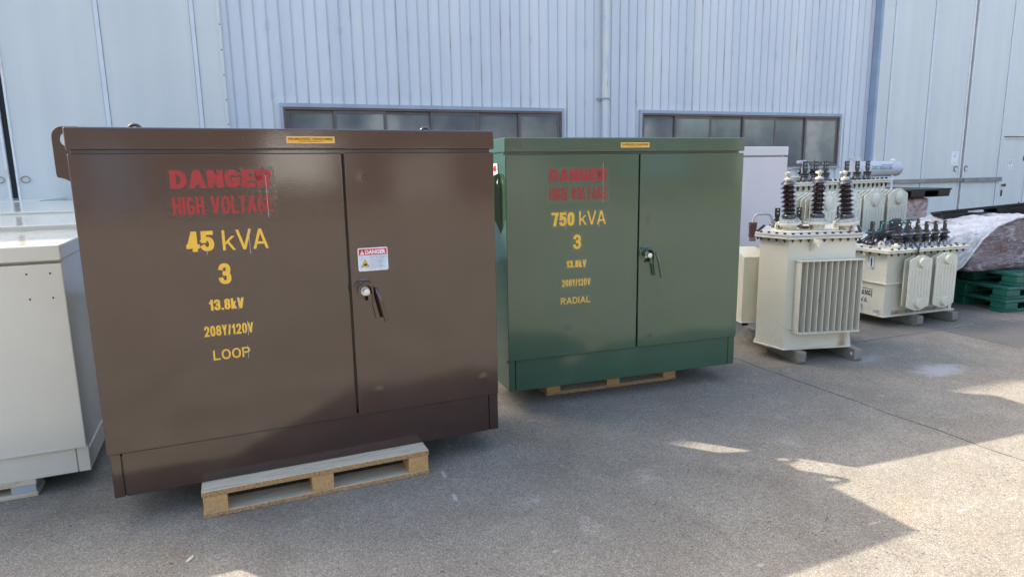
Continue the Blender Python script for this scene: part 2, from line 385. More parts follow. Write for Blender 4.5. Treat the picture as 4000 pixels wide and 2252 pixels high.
def m_wood():
    n = N('pallet_timber'); v = n.map((1.2, 14, 14)); g = n.noise(6, 5, 0.6, v)
    base = n.ramp(g, [(0.25, (0.42,0.35,0.25,1)), (0.5, (0.58,0.50,0.37,1)), (0.75, (0.68,0.61,0.48,1))])
    st = n.step(n.noise(5.0, 6, 0.7, n.map((1.5, 8, 8), (3,1,2))), 0.60, 0.68)
    base = n.mix(n.math('MULTIPLY', st, 0.55), base, (0.13,0.11,0.10,1))
    n.set(Base_Color=base, Roughness=0.75, Normal=n.bump(g, 0.3, 0.004)); n.bsdf.inputs['Specular IOR Level'].default_value = 0.25; return n.mat
M_WOOD = m_wood()
def m_chip():
    n = N('chipboard_edge'); g = n.voro(170.0, out='Color'); g2 = n.noise(90, 4, 0.7)
    base = n.ramp(g2, [(0.30, (0.16,0.08,0.03,1)), (0.45, (0.40,0.23,0.10,1)), (0.62, (0.58,0.38,0.19,1)), (0.8, (0.66,0.50,0.30,1))])
    base = n.mix(0.25, base, n.mix(1.0, (0.55,0.34,0.16,1), g, 'MULTIPLY'))
    n.set(Base_Color=base, Roughness=0.85, Normal=n.bump(g2, 0.5, 0.004)); n.bsdf.inputs['Specular IOR Level'].default_value = 0.2; return n.mat
M_CHIP = m_chip()
def m_block():
    n = N('pressed_block'); sp = n.step(n.voro(55.0), 0.16, 0.10)
    base = n.mix(n.math('MULTIPLY', sp, 0.7), n.ramp(n.noise(60, 3), [(0.3, (0.47,0.27,0.11,1)), (0.7, (0.60,0.37,0.17,1))]), (0.20,0.09,0.03,1))
    n.set(Base_Color=base, Roughness=0.85); n.bsdf.inputs['Specular IOR Level'].default_value = 0.2; return n.mat
M_BLOCK = m_block()

SCUFF = [(-3.130,-7.33,0.012,0.06,0.6),(-3.143,-7.59,0.012,0.05,0.55),(-2.20,-8.55,0.022,0.012,0.35),(-1.10,-8.557,0.045,0.009,0.4),(-1.03,-8.55,0.03,0.008,0.35),(-0.79,-8.57,0.05,0.009,0.35),(-1.54,-8.49,0.05,0.008,0.4),(-2.44,-6.84,0.05,0.008,0.4),(-2.89,-8.17,0.02,0.012,0.4)]
def m_ground():
    n = N('worn_concrete'); s = n.sep(); x, y = s[0], s[1]
    big = n.noise(0.55, 5, 0.6); mid = n.noise(2.6, 5, 0.62); fine = n.noise(120, 3, 0.65); fine2 = n.noise(330, 2, 0.6)
    base = n.ramp(n.math('ADD', n.math('MULTIPLY', big, 0.3), n.math('MULTIPLY', mid, 0.7)),
                  [(0.30, (0.185,0.168,0.138,1)), (0.44, (0.222,0.203,0.168,1)), (0.54, (0.245,0.226,0.188,1)), (0.68, (0.285,0.266,0.226,1))])
    base = n.mix(n.math('MULTIPLY', n.step(n.noise(1.3, 6, 0.7, n.map((1,1,1),(5,2,0))), 0.54, 0.72), 0.5), base, (0.27,0.22,0.15,1))
    wet = n.step(n.noise(0.9, 6, 0.72, n.map((1,0.45,1),(23.5,9,0))), 0.54, 0.68)
    base = n.mix(n.math('MULTIPLY', wet, 0.34), base, (0.115,0.102,0.086,1))
    pale = n.step(n.noise(3.4, 6, 0.75, n.map((1,1,1),(2,17,0))), 0.57, 0.70)
    base = n.mix(n.math('MULTIPLY', pale, 0.45), base, (0.38,0.355,0.315,1))
    # exposed aggregate: every grain its own tone, at three sizes
    def grains(scale, lo, hi, sharp):
        nonlocal base
        g = n.sep(n.voro(scale, out='Color'))[0]
        k = n.ramp(g, [(0.0, (lo,lo,lo,1)), (0.25, (0.82,0.81,0.80,1)), (0.75, (1.04,1.04,1.03,1)), (1.0, (hi,hi,hi,1))])
        base = n.mix(sharp, base, n.mix(1.0, base, k, 'MULTIPLY'))
    grains(430.0, 0.45, 1.75, 1.0); grains(200.0, 0.45, 1.40, 0.45); grains(80.0, 0.50, 1.15, 0.28)
    pit = n.math('MULTIPLY', n.step(n.voro(26.0), 0.17, 0.11), n.step(n.noise(1.7, 3), 0.47, 0.60))
    base = n.mix(n.math('MULTIPLY', pit, 0.8), base, (0.065,0.062,0.062,1))
    rs = n.math('MULTIPLY', n.step(n.voro(17.0, n.map((1,1,1),(3.3,1.7,0))), 0.13, 0.07), 0.55)
    base = n.mix(rs, base, (0.34,0.19,0.12,1))
    # pale laitance patches and scuffs, darker patches around the transformer and cabinet feet
    rag = n.math('MULTIPLY', n.math('SUBTRACT', n.noise(6.0, 5, 0.65), 0.5), 1.6)
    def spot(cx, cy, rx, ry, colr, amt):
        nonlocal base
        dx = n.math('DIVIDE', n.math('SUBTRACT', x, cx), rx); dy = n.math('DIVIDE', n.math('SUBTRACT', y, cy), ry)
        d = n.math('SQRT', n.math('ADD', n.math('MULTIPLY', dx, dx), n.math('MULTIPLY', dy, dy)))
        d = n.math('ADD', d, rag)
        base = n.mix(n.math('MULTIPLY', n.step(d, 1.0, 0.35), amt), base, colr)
    spot(0.72, -7.10, 0.28, 0.16, (0.36,0.36,0.36,1), 0.75)
    spot(0.45, -6.65, 0.25, 0.12, (0.33,0.33,0.33,1), 0.6)
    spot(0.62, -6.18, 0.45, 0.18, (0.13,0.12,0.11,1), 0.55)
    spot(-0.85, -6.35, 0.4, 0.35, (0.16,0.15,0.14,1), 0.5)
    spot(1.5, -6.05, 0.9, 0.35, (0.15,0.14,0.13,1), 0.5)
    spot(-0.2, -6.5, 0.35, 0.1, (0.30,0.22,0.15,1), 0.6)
    spot(-3.6, -8.45, 0.05, 0.02, (0.55,0.55,0.57,1), 0.6)
    for (cx, cy, rx, ry, am) in SCUFF: spot(cx, cy, rx, ry, (0.50,0.48,0.45,1), am)
    # darker neighbouring slab on the right
    sl_ = n.math('MULTIPLY', n.step(x, 1.862, 1.872), n.step(n.math('ABSOLUTE', n.math('ADD', y, 6.62)), 0.325, 0.30))
    base = n.mix(n.math('MULTIPLY', sl_, 0.55), base, (0.12,0.115,0.11,1))
    # construction joints
    wob = n.math('MULTIPLY', n.math('SUBTRACT', n.noise(3.5, 4), 0.5), 0.05)
    wid = n.math('MULTIPLY_ADD', n.noise(9, 4, 0.7), 0.012, -0.0005)
    def joint(coord, c, gate=None):
        nonlocal base
        d = n.math('ABSOLUTE', n.math('ADD', n.math('SUBTRACT', coord, c), wob))
        f = n.math('LESS_THAN', d, wid)
        if gate: f = n.math('MULTIPLY', f, gate)
        base = n.mix(n.math('MULTIPLY', f, 0.85), base, (0.045,0.04,0.036,1))
    joint(n.math('SUBTRACT', x, n.math('MULTIPLY', n.math('ADD', y, 6.2), -0.05)), -0.443)
    joint(y, -6.27, n.step(x, 0.3, 0.5))
    joint(x, 1.87, n.step(y, -7.1, -6.9))
    joint(x, 5.6); joint(x, -6.4); joint(y, -12.3); joint(x, 11.6)
    h = n.math('ADD', fine, n.math('MULTIPLY', fine2, 0.6))
    n.set(Base_Color=base, Roughness=0.9, Normal=n.bump(h, 0.12, 0.002)); n.bsdf.inputs['Specular IOR Level'].default_value = 0.2
    return n.mat
M_GROUND = m_ground()

def m_wall(name, c0, c1, streak, rib=False):
    n = N(name); s = n.sep(); x, y, z = s[0], s[1], s[2]
    pan = n.noise(3.1, 1.0, 0.5, n.map((1, 0, 0.03)))
    base = n.ramp(n.math('ADD', n.math('MULTIPLY', pan, 0.6), n.math('MULTIPLY', n.noise(0.8, 4, 0.6), 0.4)), [(0.35, c0), (0.65, c1)])
    st = n.step(n.noise(1.0, 5, 0.6, n.map((16, 1, 0.5))), 0.55, 0.78)
    base = n.mix(n.math('MULTIPLY', st, 0.5), base, streak)
    cr = n.step(n.noise(1.0, 2, 0.5, n.map((4.2, 0, 0.12), (7.3,0,0))), 0.60, 0.70)
    base = n.mix(n.math('MULTIPLY', cr, 0.30), base, (0.62,0.66,0.63,1))
    if rib:
        # chalky faded band around the windows
        def win(a, b):
            dx = n.math('SUBTRACT', n.math('ABSOLUTE', n.math('SUBTRACT', x, (a+b)/2)), (b-a)/2); dz = n.math('SUBTRACT', n.math('ABSOLUTE', n.math('SUBTRACT', z, 2.02)), 0.50)
            return n.math('MAXIMUM', dx, dz)
        d = n.math('ADD', n.math('MINIMUM', win(-3.55,0.97), win(2.46,7.12)), n.math('MULTIPLY', n.math('SUBTRACT', n.noise(9, 4), 0.5), 0.10))
        base = n.mix(n.math('MULTIPLY', n.step(d, 0.16, 0.07), 0.55), base, (0.66,0.70,0.70,1))
        # rust bleeding down some ribs
        ru = n.math('MULTIPLY', n.math('LESS_THAN', y, -0.004), n.step(n.noise(1.0, 4, 0.6, n.map((5.95, 0, 0.7), (2.1,0,0))), 0.56, 0.66))
        base = n.mix(n.math('MULTIPLY', ru, 0.65), base, (0.30,0.20,0.11,1))
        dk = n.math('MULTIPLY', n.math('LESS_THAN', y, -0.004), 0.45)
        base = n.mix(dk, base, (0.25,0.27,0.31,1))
    else:
        dirt = n.math('MULTIPLY', n.step(n.noise(2.0, 6, 0.7), 0.52, 0.75), n.step(z, 1.2, 0.2))
        base = n.mix(n.math('MULTIPLY', dirt, 0.4), base, (0.36,0.31,0.25,1))
        rst = n.step(n.noise(1.0, 5, 0.65, n.map((26, 1, 0.9), (1.7,0,2.2))), 0.70, 0.78)
        base = n.mix(n.math('MULTIPLY', rst, 0.35), base, (0.42,0.32,0.22,1))
    n.set(Base_Color=base, Roughness=0.42, Normal=n.bump(n.noise(1.4, 2), 0.25, 0.03)); n.bsdf.inputs['Specular IOR Level'].default_value = 0.45
    return n.mat
M_RIB = m_wall('ribbed_wall_paint', (0.56,0.60,0.655,1), (0.66,0.685,0.71,1), (0.70,0.73,0.765,1), True)
M_PANEL = m_wall('flat_panel_paint', (0.57,0.60,0.59,1), (0.64,0.66,0.64,1), (0.54,0.58,0.61,1))
M_SEAM = paint('seam_paint', (0.62,0.67,0.72,1), 0.4, 0.4, 0.03, 0, 0.05, (0.45,0.42,0.38,1), 0.3)
M_BLUE = paint('blue_trim', (0.27,0.35,0.47,1), 0.4, 0.4, 0.03, 0, 0.08)
M_FLASH = paint('window_flashing', (0.33,0.37,0.44,1), 0.35, 0.5, 0.03, 0, 0.1, (0.5,0.5,0.5,1), 0.3)
M_ALU = paint('brown_anodised', (0.115,0.092,0.088,1), 0.35, 0.5, 0.0, 0, 0.15)
M_EDGE = paint('pale_edge', (0.72,0.73,0.72,1), 0.4, 0.4, 0.0, 0, 0.06, (0.4,0.3,0.2,1), 0.4)
M_RAIL_SHADE = paint('weathered_rail_and_seam_shade', (0.27,0.26,0.25,1), 0.7, 0.3, 0.2, 0, 0.2, (0.18,0.13,0.10,1), 0.5)
M_GAPFILL = flat('gap_dark_fill', (0.022,0.024,0.028,1), 0.6, 0.3)  # near-black fill, painted in for the shade inside the door gaps
def m_glass():
    n = N('painted_reflection_glass'); a = n.math('ADD', n.math('MULTIPLY', n.noise(1.3, 1, 0.5, n.map((1.0,1,0.25))), 0.75), n.math('MULTIPLY', n.noise(3.0, 3, 0.5), 0.25))
    base = n.ramp(a, [(0.36, (0.075,0.100,0.115,1)), (0.47, (0.14,0.165,0.17,1)), (0.56, (0.21,0.23,0.22,1)), (0.64, (0.36,0.36,0.32,1))])  # blotches of tone painted in for reflections and glimpses of the interior
    n.set(Base_Color=base, Roughness=0.07); n.bsdf.inputs['Specular IOR Level'].default_value = 0.9
    n.set(Normal=n.bump(n.noise(3.0, 1), 0.05, 0.02)); return n.mat
M_GLASS = m_glass()
def m_pipe():
    n = N('downpipe_paint'); base = n.ramp(n.noise(2.0, 5, 0.6, n.map((4,4,1))), [(0.3, (0.46,0.56,0.70,1)), (0.55, (0.62,0.66,0.64,1)), (0.7, (0.66,0.65,0.55,1))])
    r = n.step(n.noise(1.0, 6, 0.7, n.map((30,30,2.2))), 0.60, 0.68)
    n.set(Base_Color=n.mix(n.math('MULTIPLY', r, 0.75), base, (0.33,0.21,0.11,1)), Roughness=0.5); return n.mat
M_PIPE = m_pipe()
def m_tarp():
    n = N('white_tarpaulin'); base = n.ramp(n.noise(5, 5, 0.6), [(0.3, (0.42,0.44,0.47,1)), (0.65, (0.60,0.62,0.64,1))])
    n.set(Base_Color=base, Roughness=0.5, Normal=n.bump(n.noise(13, 5, 0.65, dist=1.6), 0.9, 0.04)); return n.mat
M_TARP = m_tarp()
def m_wrap(name, a, b, c, scl):
    n = N(name); br = n.voro(7.0, n.map((1.6, 1.6, 3.0)), out='Color')
    h = n.sep(br)[0]
    base = n.ramp(h, [(0.2, a), (0.5, b), (0.8, c)])
    cr = n.noise(1.0, 6, 0.65, n.map((6*scl, 6*scl, 34*scl)), 1.2)
    base = n.mix(n.math('MULTIPLY', n.step(cr, 0.50, 0.70), 0.65), base, (0.62,0.58,0.62,1))  # whitish streaks painted into the colour as sheen on the film
    n.set(Base_Color=base, Roughness=n.math('MULTIPLY_ADD', cr, 0.3, 0.08), Normal=n.bump(cr, 0.7, 0.02)); n.bsdf.inputs['Specular IOR Level'].default_value = 0.8; return n.mat
def m_film():
    n = N('stretch_film'); a = n.noise(1.0, 5, 0.65, n.map((7, 7, 26)), 1.6); b_ = n.noise(5.0, 5, 0.6, dist=2.0)
    al = n.math('ADD', n.math('MULTIPLY', n.step(a, 0.52, 0.70), 0.45), n.math('MULTIPLY', n.step(b_, 0.52, 0.66), 0.38))
    n.set(Base_Color=(0.62,0.60,0.66,1), Roughness=0.10, Alpha=n.math('ADD', al, 0.10), Normal=n.bump(n.math('ADD', n.math('MULTIPLY', a, 0.6), b_), 1.0, 0.05)); n.bsdf.inputs['Specular IOR Level'].default_value = 1.0
    return n.mat
M_FILM = m_film()
M_WRAP = m_wrap('film_wrapped_maroon', (0.085,0.038,0.044,1), (0.12,0.055,0.062,1), (0.16,0.085,0.092,1), 1.0)
M_WRAP2 = m_wrap('film_wrapped_bricks', (0.28,0.08,0.07,1), (0.46,0.28,0.22,1), (0.52,0.36,0.28,1), 0.8)
def m_gpal():
    n = N('green_plastic'); s = n.sep(); up_ = n.t.nodes.new('ShaderNodeNewGeometry').outputs['Normal']
    base = n.ramp(n.noise(8, 5, 0.6), [(0.3, (0.010,0.085,0.058,1)), (0.7, (0.020,0.145,0.098,1))])
    k = n.math('ADD', s[0], s[1]); k2 = n.math('SUBTRACT', s[0], s[1])
    g1 = n.math('GREATER_THAN', n.math('FRACT', n.math('MULTIPLY', k, 12.0)), 0.62); g2 = n.math('GREATER_THAN', n.math('FRACT', n.math('MULTIPLY', k2, 12.0)), 0.62)
    g = n.math('MAXIMUM', g1, g2); top = n.step(n.sep(up_)[2], 0.5, 0.9)
    hole = n.math('MULTIPLY', n.math('SUBTRACT', 1.0, g), top)
    base = n.mix(n.math('MULTIPLY', hole, 0.55), base, (0.006,0.03,0.026,1))
    sc_ = n.step(n.noise(22, 5, 0.7), 0.60, 0.75); base = n.mix(n.math('MULTIPLY', sc_, 0.35), base, (0.10,0.22,0.18,1))
    n.set(Base_Color=base, Roughness=0.42); return n.mat
M_GPAL = m_gpal()
M_BACKDROP = paint('backdrop_render', (0.15,0.125,0.115,1), 0.8, 0.2, 0.1, 0, 0.4, (0.05,0.045,0.04,1), 0.7)
M_BACKDROP_ROOF = paint('backdrop_roof', (0.16,0.19,0.24,1), 0.5, 0.4, 0.0)

# ================================================================== SETTING
WX, WY, WH = 0.0, 11.0568, 69.4857
gm = MB(); gm.v = [(-400,-400,0),(400,-400,0),(400,400,0),(-400,400,0)]; gm.f = [[0,1,2,3]]; gm.m = [0]
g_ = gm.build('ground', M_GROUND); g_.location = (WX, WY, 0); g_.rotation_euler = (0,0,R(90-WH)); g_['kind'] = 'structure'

fac = thing('factory_building', 'blue-grey metal clad factory hall with ribbed cladding and two strip windows behind the transformers', 'building', WX, WY, WH)
HT = 8.98
WIN = [(-3.55, 0.97, 1.50, 2.52), (2.46, 7.12, 1.50, 2.52)]
def ribbed():
    m = MB(); U0, U1 = -4.25, 7.86; pitch = 0.1676; start = -3.645
    segs = []; k0 = int(math.ceil((U0-start)/pitch)); u = U0; k = k0
    rw, rh = 0.013, 0.013
    while True:
        c = start+pitch*k
        if c+rw > U1: segs.append((u,0,U1,0)); break
        segs.append((u,0,c-rw,0)); segs.append((c-rw,0,c-rw*0.45,-rh)); segs.append((c-rw*0.45,-rh,c+rw*0.45,-rh)); segs.append((c+rw*0.45,-rh,c+rw,0)); u = c+rw; k += 1
    for (a, va, b, vb) in segs:
        cuts = sorted(set([a, b]+[e for wq in WIN for e in wq[:2] if a < e < b]))
        for p, q in zip(cuts[:-1], cuts[1:]):
            t0 = (p-a)/(b-a); t1 = (q-a)/(b-a); v0 = va+(vb-va)*t0; v1 = va+(vb-va)*t1; mid = (p+q)/2
            zz = [(0, HT)]
            for wq in WIN:
                if wq[0] < mid < wq[1]: zz = [(0, wq[2]), (wq[3], HT)]
            for z0, z1 in zz:
                i = len(m.v); m.v += [(p,v0,z0),(q,v1,z0),(q,v1,z1),(p,v0,z1)]; m.f.append([i,i+1,i+2,i+3]); m.m.append(0)
    for kk in range(0, 11):                                # clip slots over every sixth rib, two rows
        c = -3.645+1.0056*kk
        for z in (3.585, 2.64):
            if c > -4.2: m.box(c-0.014, c+0.014, -0.020, -0.0125, z-0.055, z+0.055)
    return m
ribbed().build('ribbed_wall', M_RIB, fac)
# bodies behind and beside the cladding
MB().box(-40,-12.0,-0.02,0.2,0,HT).build('end_wall', M_PANEL, fac)
MB().box(13.6,45,-0.02,0.2,0,HT).build('end_wall', M_PANEL, fac)
MB().box(-40,45,0.25,24,HT-0.25,HT).box(-40,45,0.0,0.25,HT-0.15,HT+0.02).build('roof', M_PANEL, fac)
MB().box(-12.0,13.6,0.30,0.36,0,HT-0.3).build('inner_wall', M_GAPFILL, fac)
MB().box(-4.25,8.0,0.06,0.10,0,1.45).box(-4.25,8.0,0.06,0.10,2.6,HT-0.4).build('lining', M_PANEL, fac)

def sliding(u0, u1, v, seams, H=6.6, lab=None, trims=()):
    d = MB().box(u0, u1, v, v+0.06, 0.06, H).build('sliding_door', M_PANEL, fac, label=lab)
    s = MB()
    for c in seams: s.box(c-0.026, c+0.026, v-0.016, v+0.001, 0.06, H); s.box(c-0.033, c+0.033, v-0.0015, v+0.0005, 0.06, H, 1)  # thin dark borders painted in as shadow edges beside the battens
    s.build('seam_strip_with_shade', [M_SEAM, M_RAIL_SHADE], d)
    for (a, b, mt) in trims: MB().box(a, b, v-0.016, v+0.05, 0.05, H).build('edge_trim', mt, d, bevel=0.003)
    return d
dl = sliding(-6.835, -4.262, -0.035, (-5.735, -4.60), trims=((-6.862,-6.835,M_EDGE),))
dl2 = sliding(-10.6, -6.965, -0.035, (-8.1, -9.3), trims=((-6.965,-6.935,M_EDGE),))
MB().box(-4.292,-4.245,-0.052,-0.005,0,HT-0.2).build('corner_trim', M_PANEL, fac, bevel=0.003)
_ct = bpy.data.objects['corner_trim']
for k in range(14): MB().lathe([(0.0,0.0),(0.009,0.0),(0.007,0.006),(0.0,0.007)], (-4.262,-0.052,1.55+0.335*k), 8, Matrix.Rotation(R(90),3,'X')).build('screw', M_BOLT, _ct)
MB().box(-6.935,-6.862,-0.005,0.08,0,6.6).build('door_gap', M_GAPFILL, fac)
MB().box(-12,-4.262,-0.03,0.05,6.6,HT-0.16).build('header_wall', M_PANEL, fac)
MB().box(-12,-10.6,-0.02,0.05,0,6.6).build('end_wall', M_PANEL, fac)
for (u, dd) in ((-6.76, dl), (-7.04, dl2)):
    m = MB()
    m.tube([(u+0.05*math.cos(a), -0.048, 1.50+0.04*math.sin(a)) for a in [i*math.pi/8 for i in range(16)]], 0.006, 6, closed=True)
    m.build('door_pull', M_RAIL_SHADE, dd)
dr = sliding(7.93, 10.53, -0.14, (8.27, 9.385), trims=((10.505,10.545,M_EDGE),))
MB().box(7.865,7.93,-0.145,-0.002,0.0,6.6).build('edge_trim', M_BLUE, dr)
dr2 = sliding(10.655, 11.86, -0.14, (11.79,), trims=((10.625,10.655,M_EDGE),))
MB().box(10.53,10.66,-0.10,-0.02,0,6.6).build('door_gap', M_GAPFILL, fac)
MB().box(7.865,13.6,-0.10,0.05,6.6,HT-0.16).build('header_wall', M_PANEL, fac)
MB().box(8.3,10.58,-0.20,-0.142,1.115,1.20).build('bump_rail', M_RAIL_SHADE, dr, bevel=0.006)
MB().box(10.64,11.88,-0.20,-0.142,1.10,1.195).build('bump_rail', M_RAIL_SHADE, dr2, bevel=0.006)
for (u, dd) in ((10.40, dr), (10.72, dr2)):
    m = MB(); m.tube([(u+0.05*math.cos(a), -0.152, 1.40+0.055*math.sin(a)) for a in [i*math.pi/8+0.5 for i in range(13)]], 0.007, 6)
    m.build('door_pull', M_RUST, dd)
MB().box(11.86,13.6,-0.09,0.0,2.06,6.6).box(12.80,13.6,-0.09,0.0,0,2.06).build('side_wall', M_PANEL, fac)
MB().box(11.885,11.925,-0.13,-0.05,0,2.075).box(12.785,12.825,-0.13,-0.05,0,2.075).box(11.925,12.785,-0.13,-0.05,2.045,2.075).build('door_frame', M_EDGE, fac, bevel=0.003)
MB().box(11.90,12.80,-0.135,-0.131,2.075,2.10).build('rusty_flashing', M_RUST, fac)
pd = MB().box(11.928,12.782,-0.105,-0.055,0.02,2.042).build('door', M_PANEL, fac, bevel=0.003)
MB().lathe([(0.0,0),(0.022,0.0),(0.016,0.03),(0.034,0.045),(0.036,0.065),(0.02,0.08)], (12.04,-0.105,1.01), 16, Matrix.Rotation(R(90),3,'X')).build('door_knob', M_RUST, pd, smooth=40)
MB().box(12.015,12.05,-0.125,-0.104,0.76,0.90).build('pull_plate', M_TERM, pd, bevel=0.006)
for z in (0.5, 1.55): MB().box(12.66,12.70,-0.112,-0.104,z,z+0.11).build('hinge', M_RUST, pd)
# windows
for wi, (a, b, z0, z1) in enumerate(WIN):
    t = 0.045
    f = MB().box(a-0.01,b+0.01,-0.055,0.02,z1-t,z1+0.012).box(a-0.01,a+t-0.01,-0.055,0.02,z0,z1-t).box(b-t+0.01,b+0.01,-0.055,0.02,z0,z1-t).box(a-0.02,b+0.02,-0.075,0.02,z0-0.035,z0)
    wnd = f.build('window', M_FLASH, fac, bevel=0.004)
    xs = [a+t-0.01, *((-2.79,-2.04,-1.31,-0.55,0.17),(3.205,3.975,4.72,5.48,6.23))[wi], b-t+0.01]
    fr = MB().box(xs[0],xs[-1],-0.045,0.05,z0,z0+0.05).box(xs[0],xs[-1],-0.045,0.05,z1-t-0.035,z1-t)
    fr.box(xs[0],xs[0]+0.03,-0.045,0.05,z0+0.05,z1-t-0.035).box(xs[-1]-0.03,xs[-1],-0.045,0.05,z0+0.05,z1-t-0.035)
    fr.build('window_frame', M_ALU, wnd, bevel=0.003)
    for k in range(6):
        p0, p1 = xs[k], xs[k+1]; fv = -0.025 if k % 2 else 0.005; s = 0.045
        zb, zt = z0+0.052, z1-t-0.037
        p0 += 0.032 if k == 0 else -0.02; p1 -= 0.032 if k == 5 else -0.02
        q = MB().box(p0,p0+s,fv,fv+0.022,zb,zt).box(p1-s,p1,fv,fv+0.022,zb,zt).box(p0+s,p1-s,fv,fv+0.022,zb,zb+s).box(p0+s,p1-s,fv,fv+0.022,zt-s,zt)
        q.build('sash', M_ALU, wnd, bevel=0.002)
        MB().box(p0+s-0.004,p1-s+0.004,fv+0.008,fv+0.013,zb+s-0.004,zt-s+0.004).build('pane', M_GLASS, wnd)
# downpipe
dp = MB().tube([(1.735,-0.085,0.15),(1.735,-0.085,HT-0.4)], 0.055, 16).build('downpipe', M_PIPE, fac, smooth=50)
for z in (2.70, 4.9):
    MB().tube([(1.735+0.066*math.cos(a), -0.085+0.066*math.sin(a), z) for a in [R(-200+i*20) for i in range(12)]], 0.014, 6).box(1.60,1.87,-0.03,-0.012,z-0.02,z+0.02).build('pipe_bracket', M_FLASH, dp)

# paper notices on the doors
def notice(u0, u1, z0, z1, v, label, big):
    x = math.sin(R(WH)); 
    t = thing('no_smoking_notice', label, 'sign', WX, WY, WH, group='no smoking notices on the doors')
    MB().box(u0,u1,v-0.004,v,z0,z1).build('sheet', M_STW, t)
    m = MB(); cx = (u0+u1)/2; cz = z0+(z1-z0)*0.68; r = (u1-u0)*0.36
    if not big:
        m.ring(circ(cx,cz,r,28), circ(cx,cz,r*0.82,28), v-0.0065, v-0.0042)
    m.box(cx-r*0.62, cx+r*0.2, v-0.0062, v-0.0042, cz-0.018, cz-0.004)
    m.tube([(cx+r*0.3,v-0.005,cz),(cx+r*0.42,v-0.005,cz+0.03),(cx+r*0.3,v-0.005,cz+0.055),(cx+r*0.5,v-0.005,cz+0.08)], 0.002, 4)
    m.build('symbol', M_STB, t)
    l = MB()
    for i in range(2 if not big else 3):
        zz = z0+(z1-z0)*(0.17-0.05*i)
        for k in range(6):
            a = u0+(u1-u0)*(0.16+0.115*k); l.box(a, a+(u1-u0)*0.085, v-0.006, v-0.0042, zz, zz+(z1-z0)*0.025)
    l.build('small_print', M_STG if big else M_STB, t)
notice(10.235,10.455,1.472,1.775,-0.1405,'large white paper notice with a cigarette symbol on the sliding door', True)
notice(12.165,12.308,1.372,1.586,-0.106,'small white sticker with a crossed cigarette in a circle on the personnel door', False)

# building added behind the camera, out of view, for the doors to reflect
backdrop = thing('added_backdrop', 'unseen dark building added behind the camera for the glossy cabinet doors to mirror', 'building', 9.0, -19.0, 66)
MB().box(-34,26,-8,0,0,5.4).build('wall', M_BACKDROP, backdrop)
MB().prism([(-9,5.4),(1,5.4),(1,5.6),(-4,6.8),(-9,5.6)], -34.5, 26.5, 'x').build('roof', M_BACKDROP_ROOF, backdrop)
for i in range(9):
    MB().box(-30+6*i+(i*i)%3,-27.6+6*i+(i*i)%4,0.0,0.05,(0.9 if i % 2 else 0.1),2.2+0.5*(i%3)).build('reflection_patch', (M_RAIL_SHADE, M_BACKDROP_ROOF, M_PANEL)[i % 3], backdrop)  # added patches of differing tone to vary the door reflections

# ================================================================== CABINETS
def handle(parent, mat, u, z):
    h = MB().lathe([(0.0,0.0),(0.048,0.0),(0.048,0.006),(0.030,0.010)], (u,0,z), 24, Matrix.Rotation(R(90),3,'X')).build('handle', mat, parent, smooth=40)
    # hood over the bolt: bent strip
    pts = []
    a0 = [R(x) for x in range(200, -1, -20)]
    hood = MB()
    O = [(u+0.036*math.cos(a), z-0.004+0.036*math.sin(a)) for a in a0]+[(u+0.036, z-0.062)]
    I = [(u+0.031*math.cos(a), z-0.004+0.031*math.sin(a)) for a in a0]+[(u+0.031, z-0.062)]
    for i in range(len(O)-1):
        hood.quadbox([(O[i][0],-0.052,O[i][1]),(O[i][0],-0.006,O[i][1]),(O[i+1][0],-0.006,O[i+1][1]),(O[i+1][0],-0.052,O[i+1][1]),
                      (I[i][0],-0.052,I[i][1]),(I[i][0],-0.006,I[i][1]),(I[i+1][0],-0.006,I[i+1][1]),(I[i+1][0],-0.052,I[i+1][1])])
    hood.box(u+0.012,u+0.031,-0.040,-0.034,z-0.066,z-0.02)
    hood.build('hood', mat, h)
    b = MB().lathe([(0.0,0.0),(0.021,0.0),(0.021,0.005),(0.0125,0.006),(0.0125,0.022),(0.016,0.024),(0.016,0.038),(0.010,0.040)], (u+0.005,-0.010,z-0.012), 12, Matrix.Rotation(R(90),3,'X')); b.build('bolt', M_STEEL, h, smooth=30)
    lv = MB().tube([(u+0.050,-0.004,z-0.004),(u+0.050,-0.035,z-0.002),(u+0.056,-0.050,z-0.012),(u+0.068,-0.052,z-0.06),(u+0.090,-0.052,z-0.158)], 0.0085, 10)
    lv.build('lever', mat, h, smooth=50)
    s = MB().prism([(u+0.052,z-0.068),(u+0.068,z-0.150),(u+0.052,z-0.150),(u+0.034,z-0.062)][::-1], -0.012, -0.006, 'y'); s.build('hasp', mat, h)
    return h

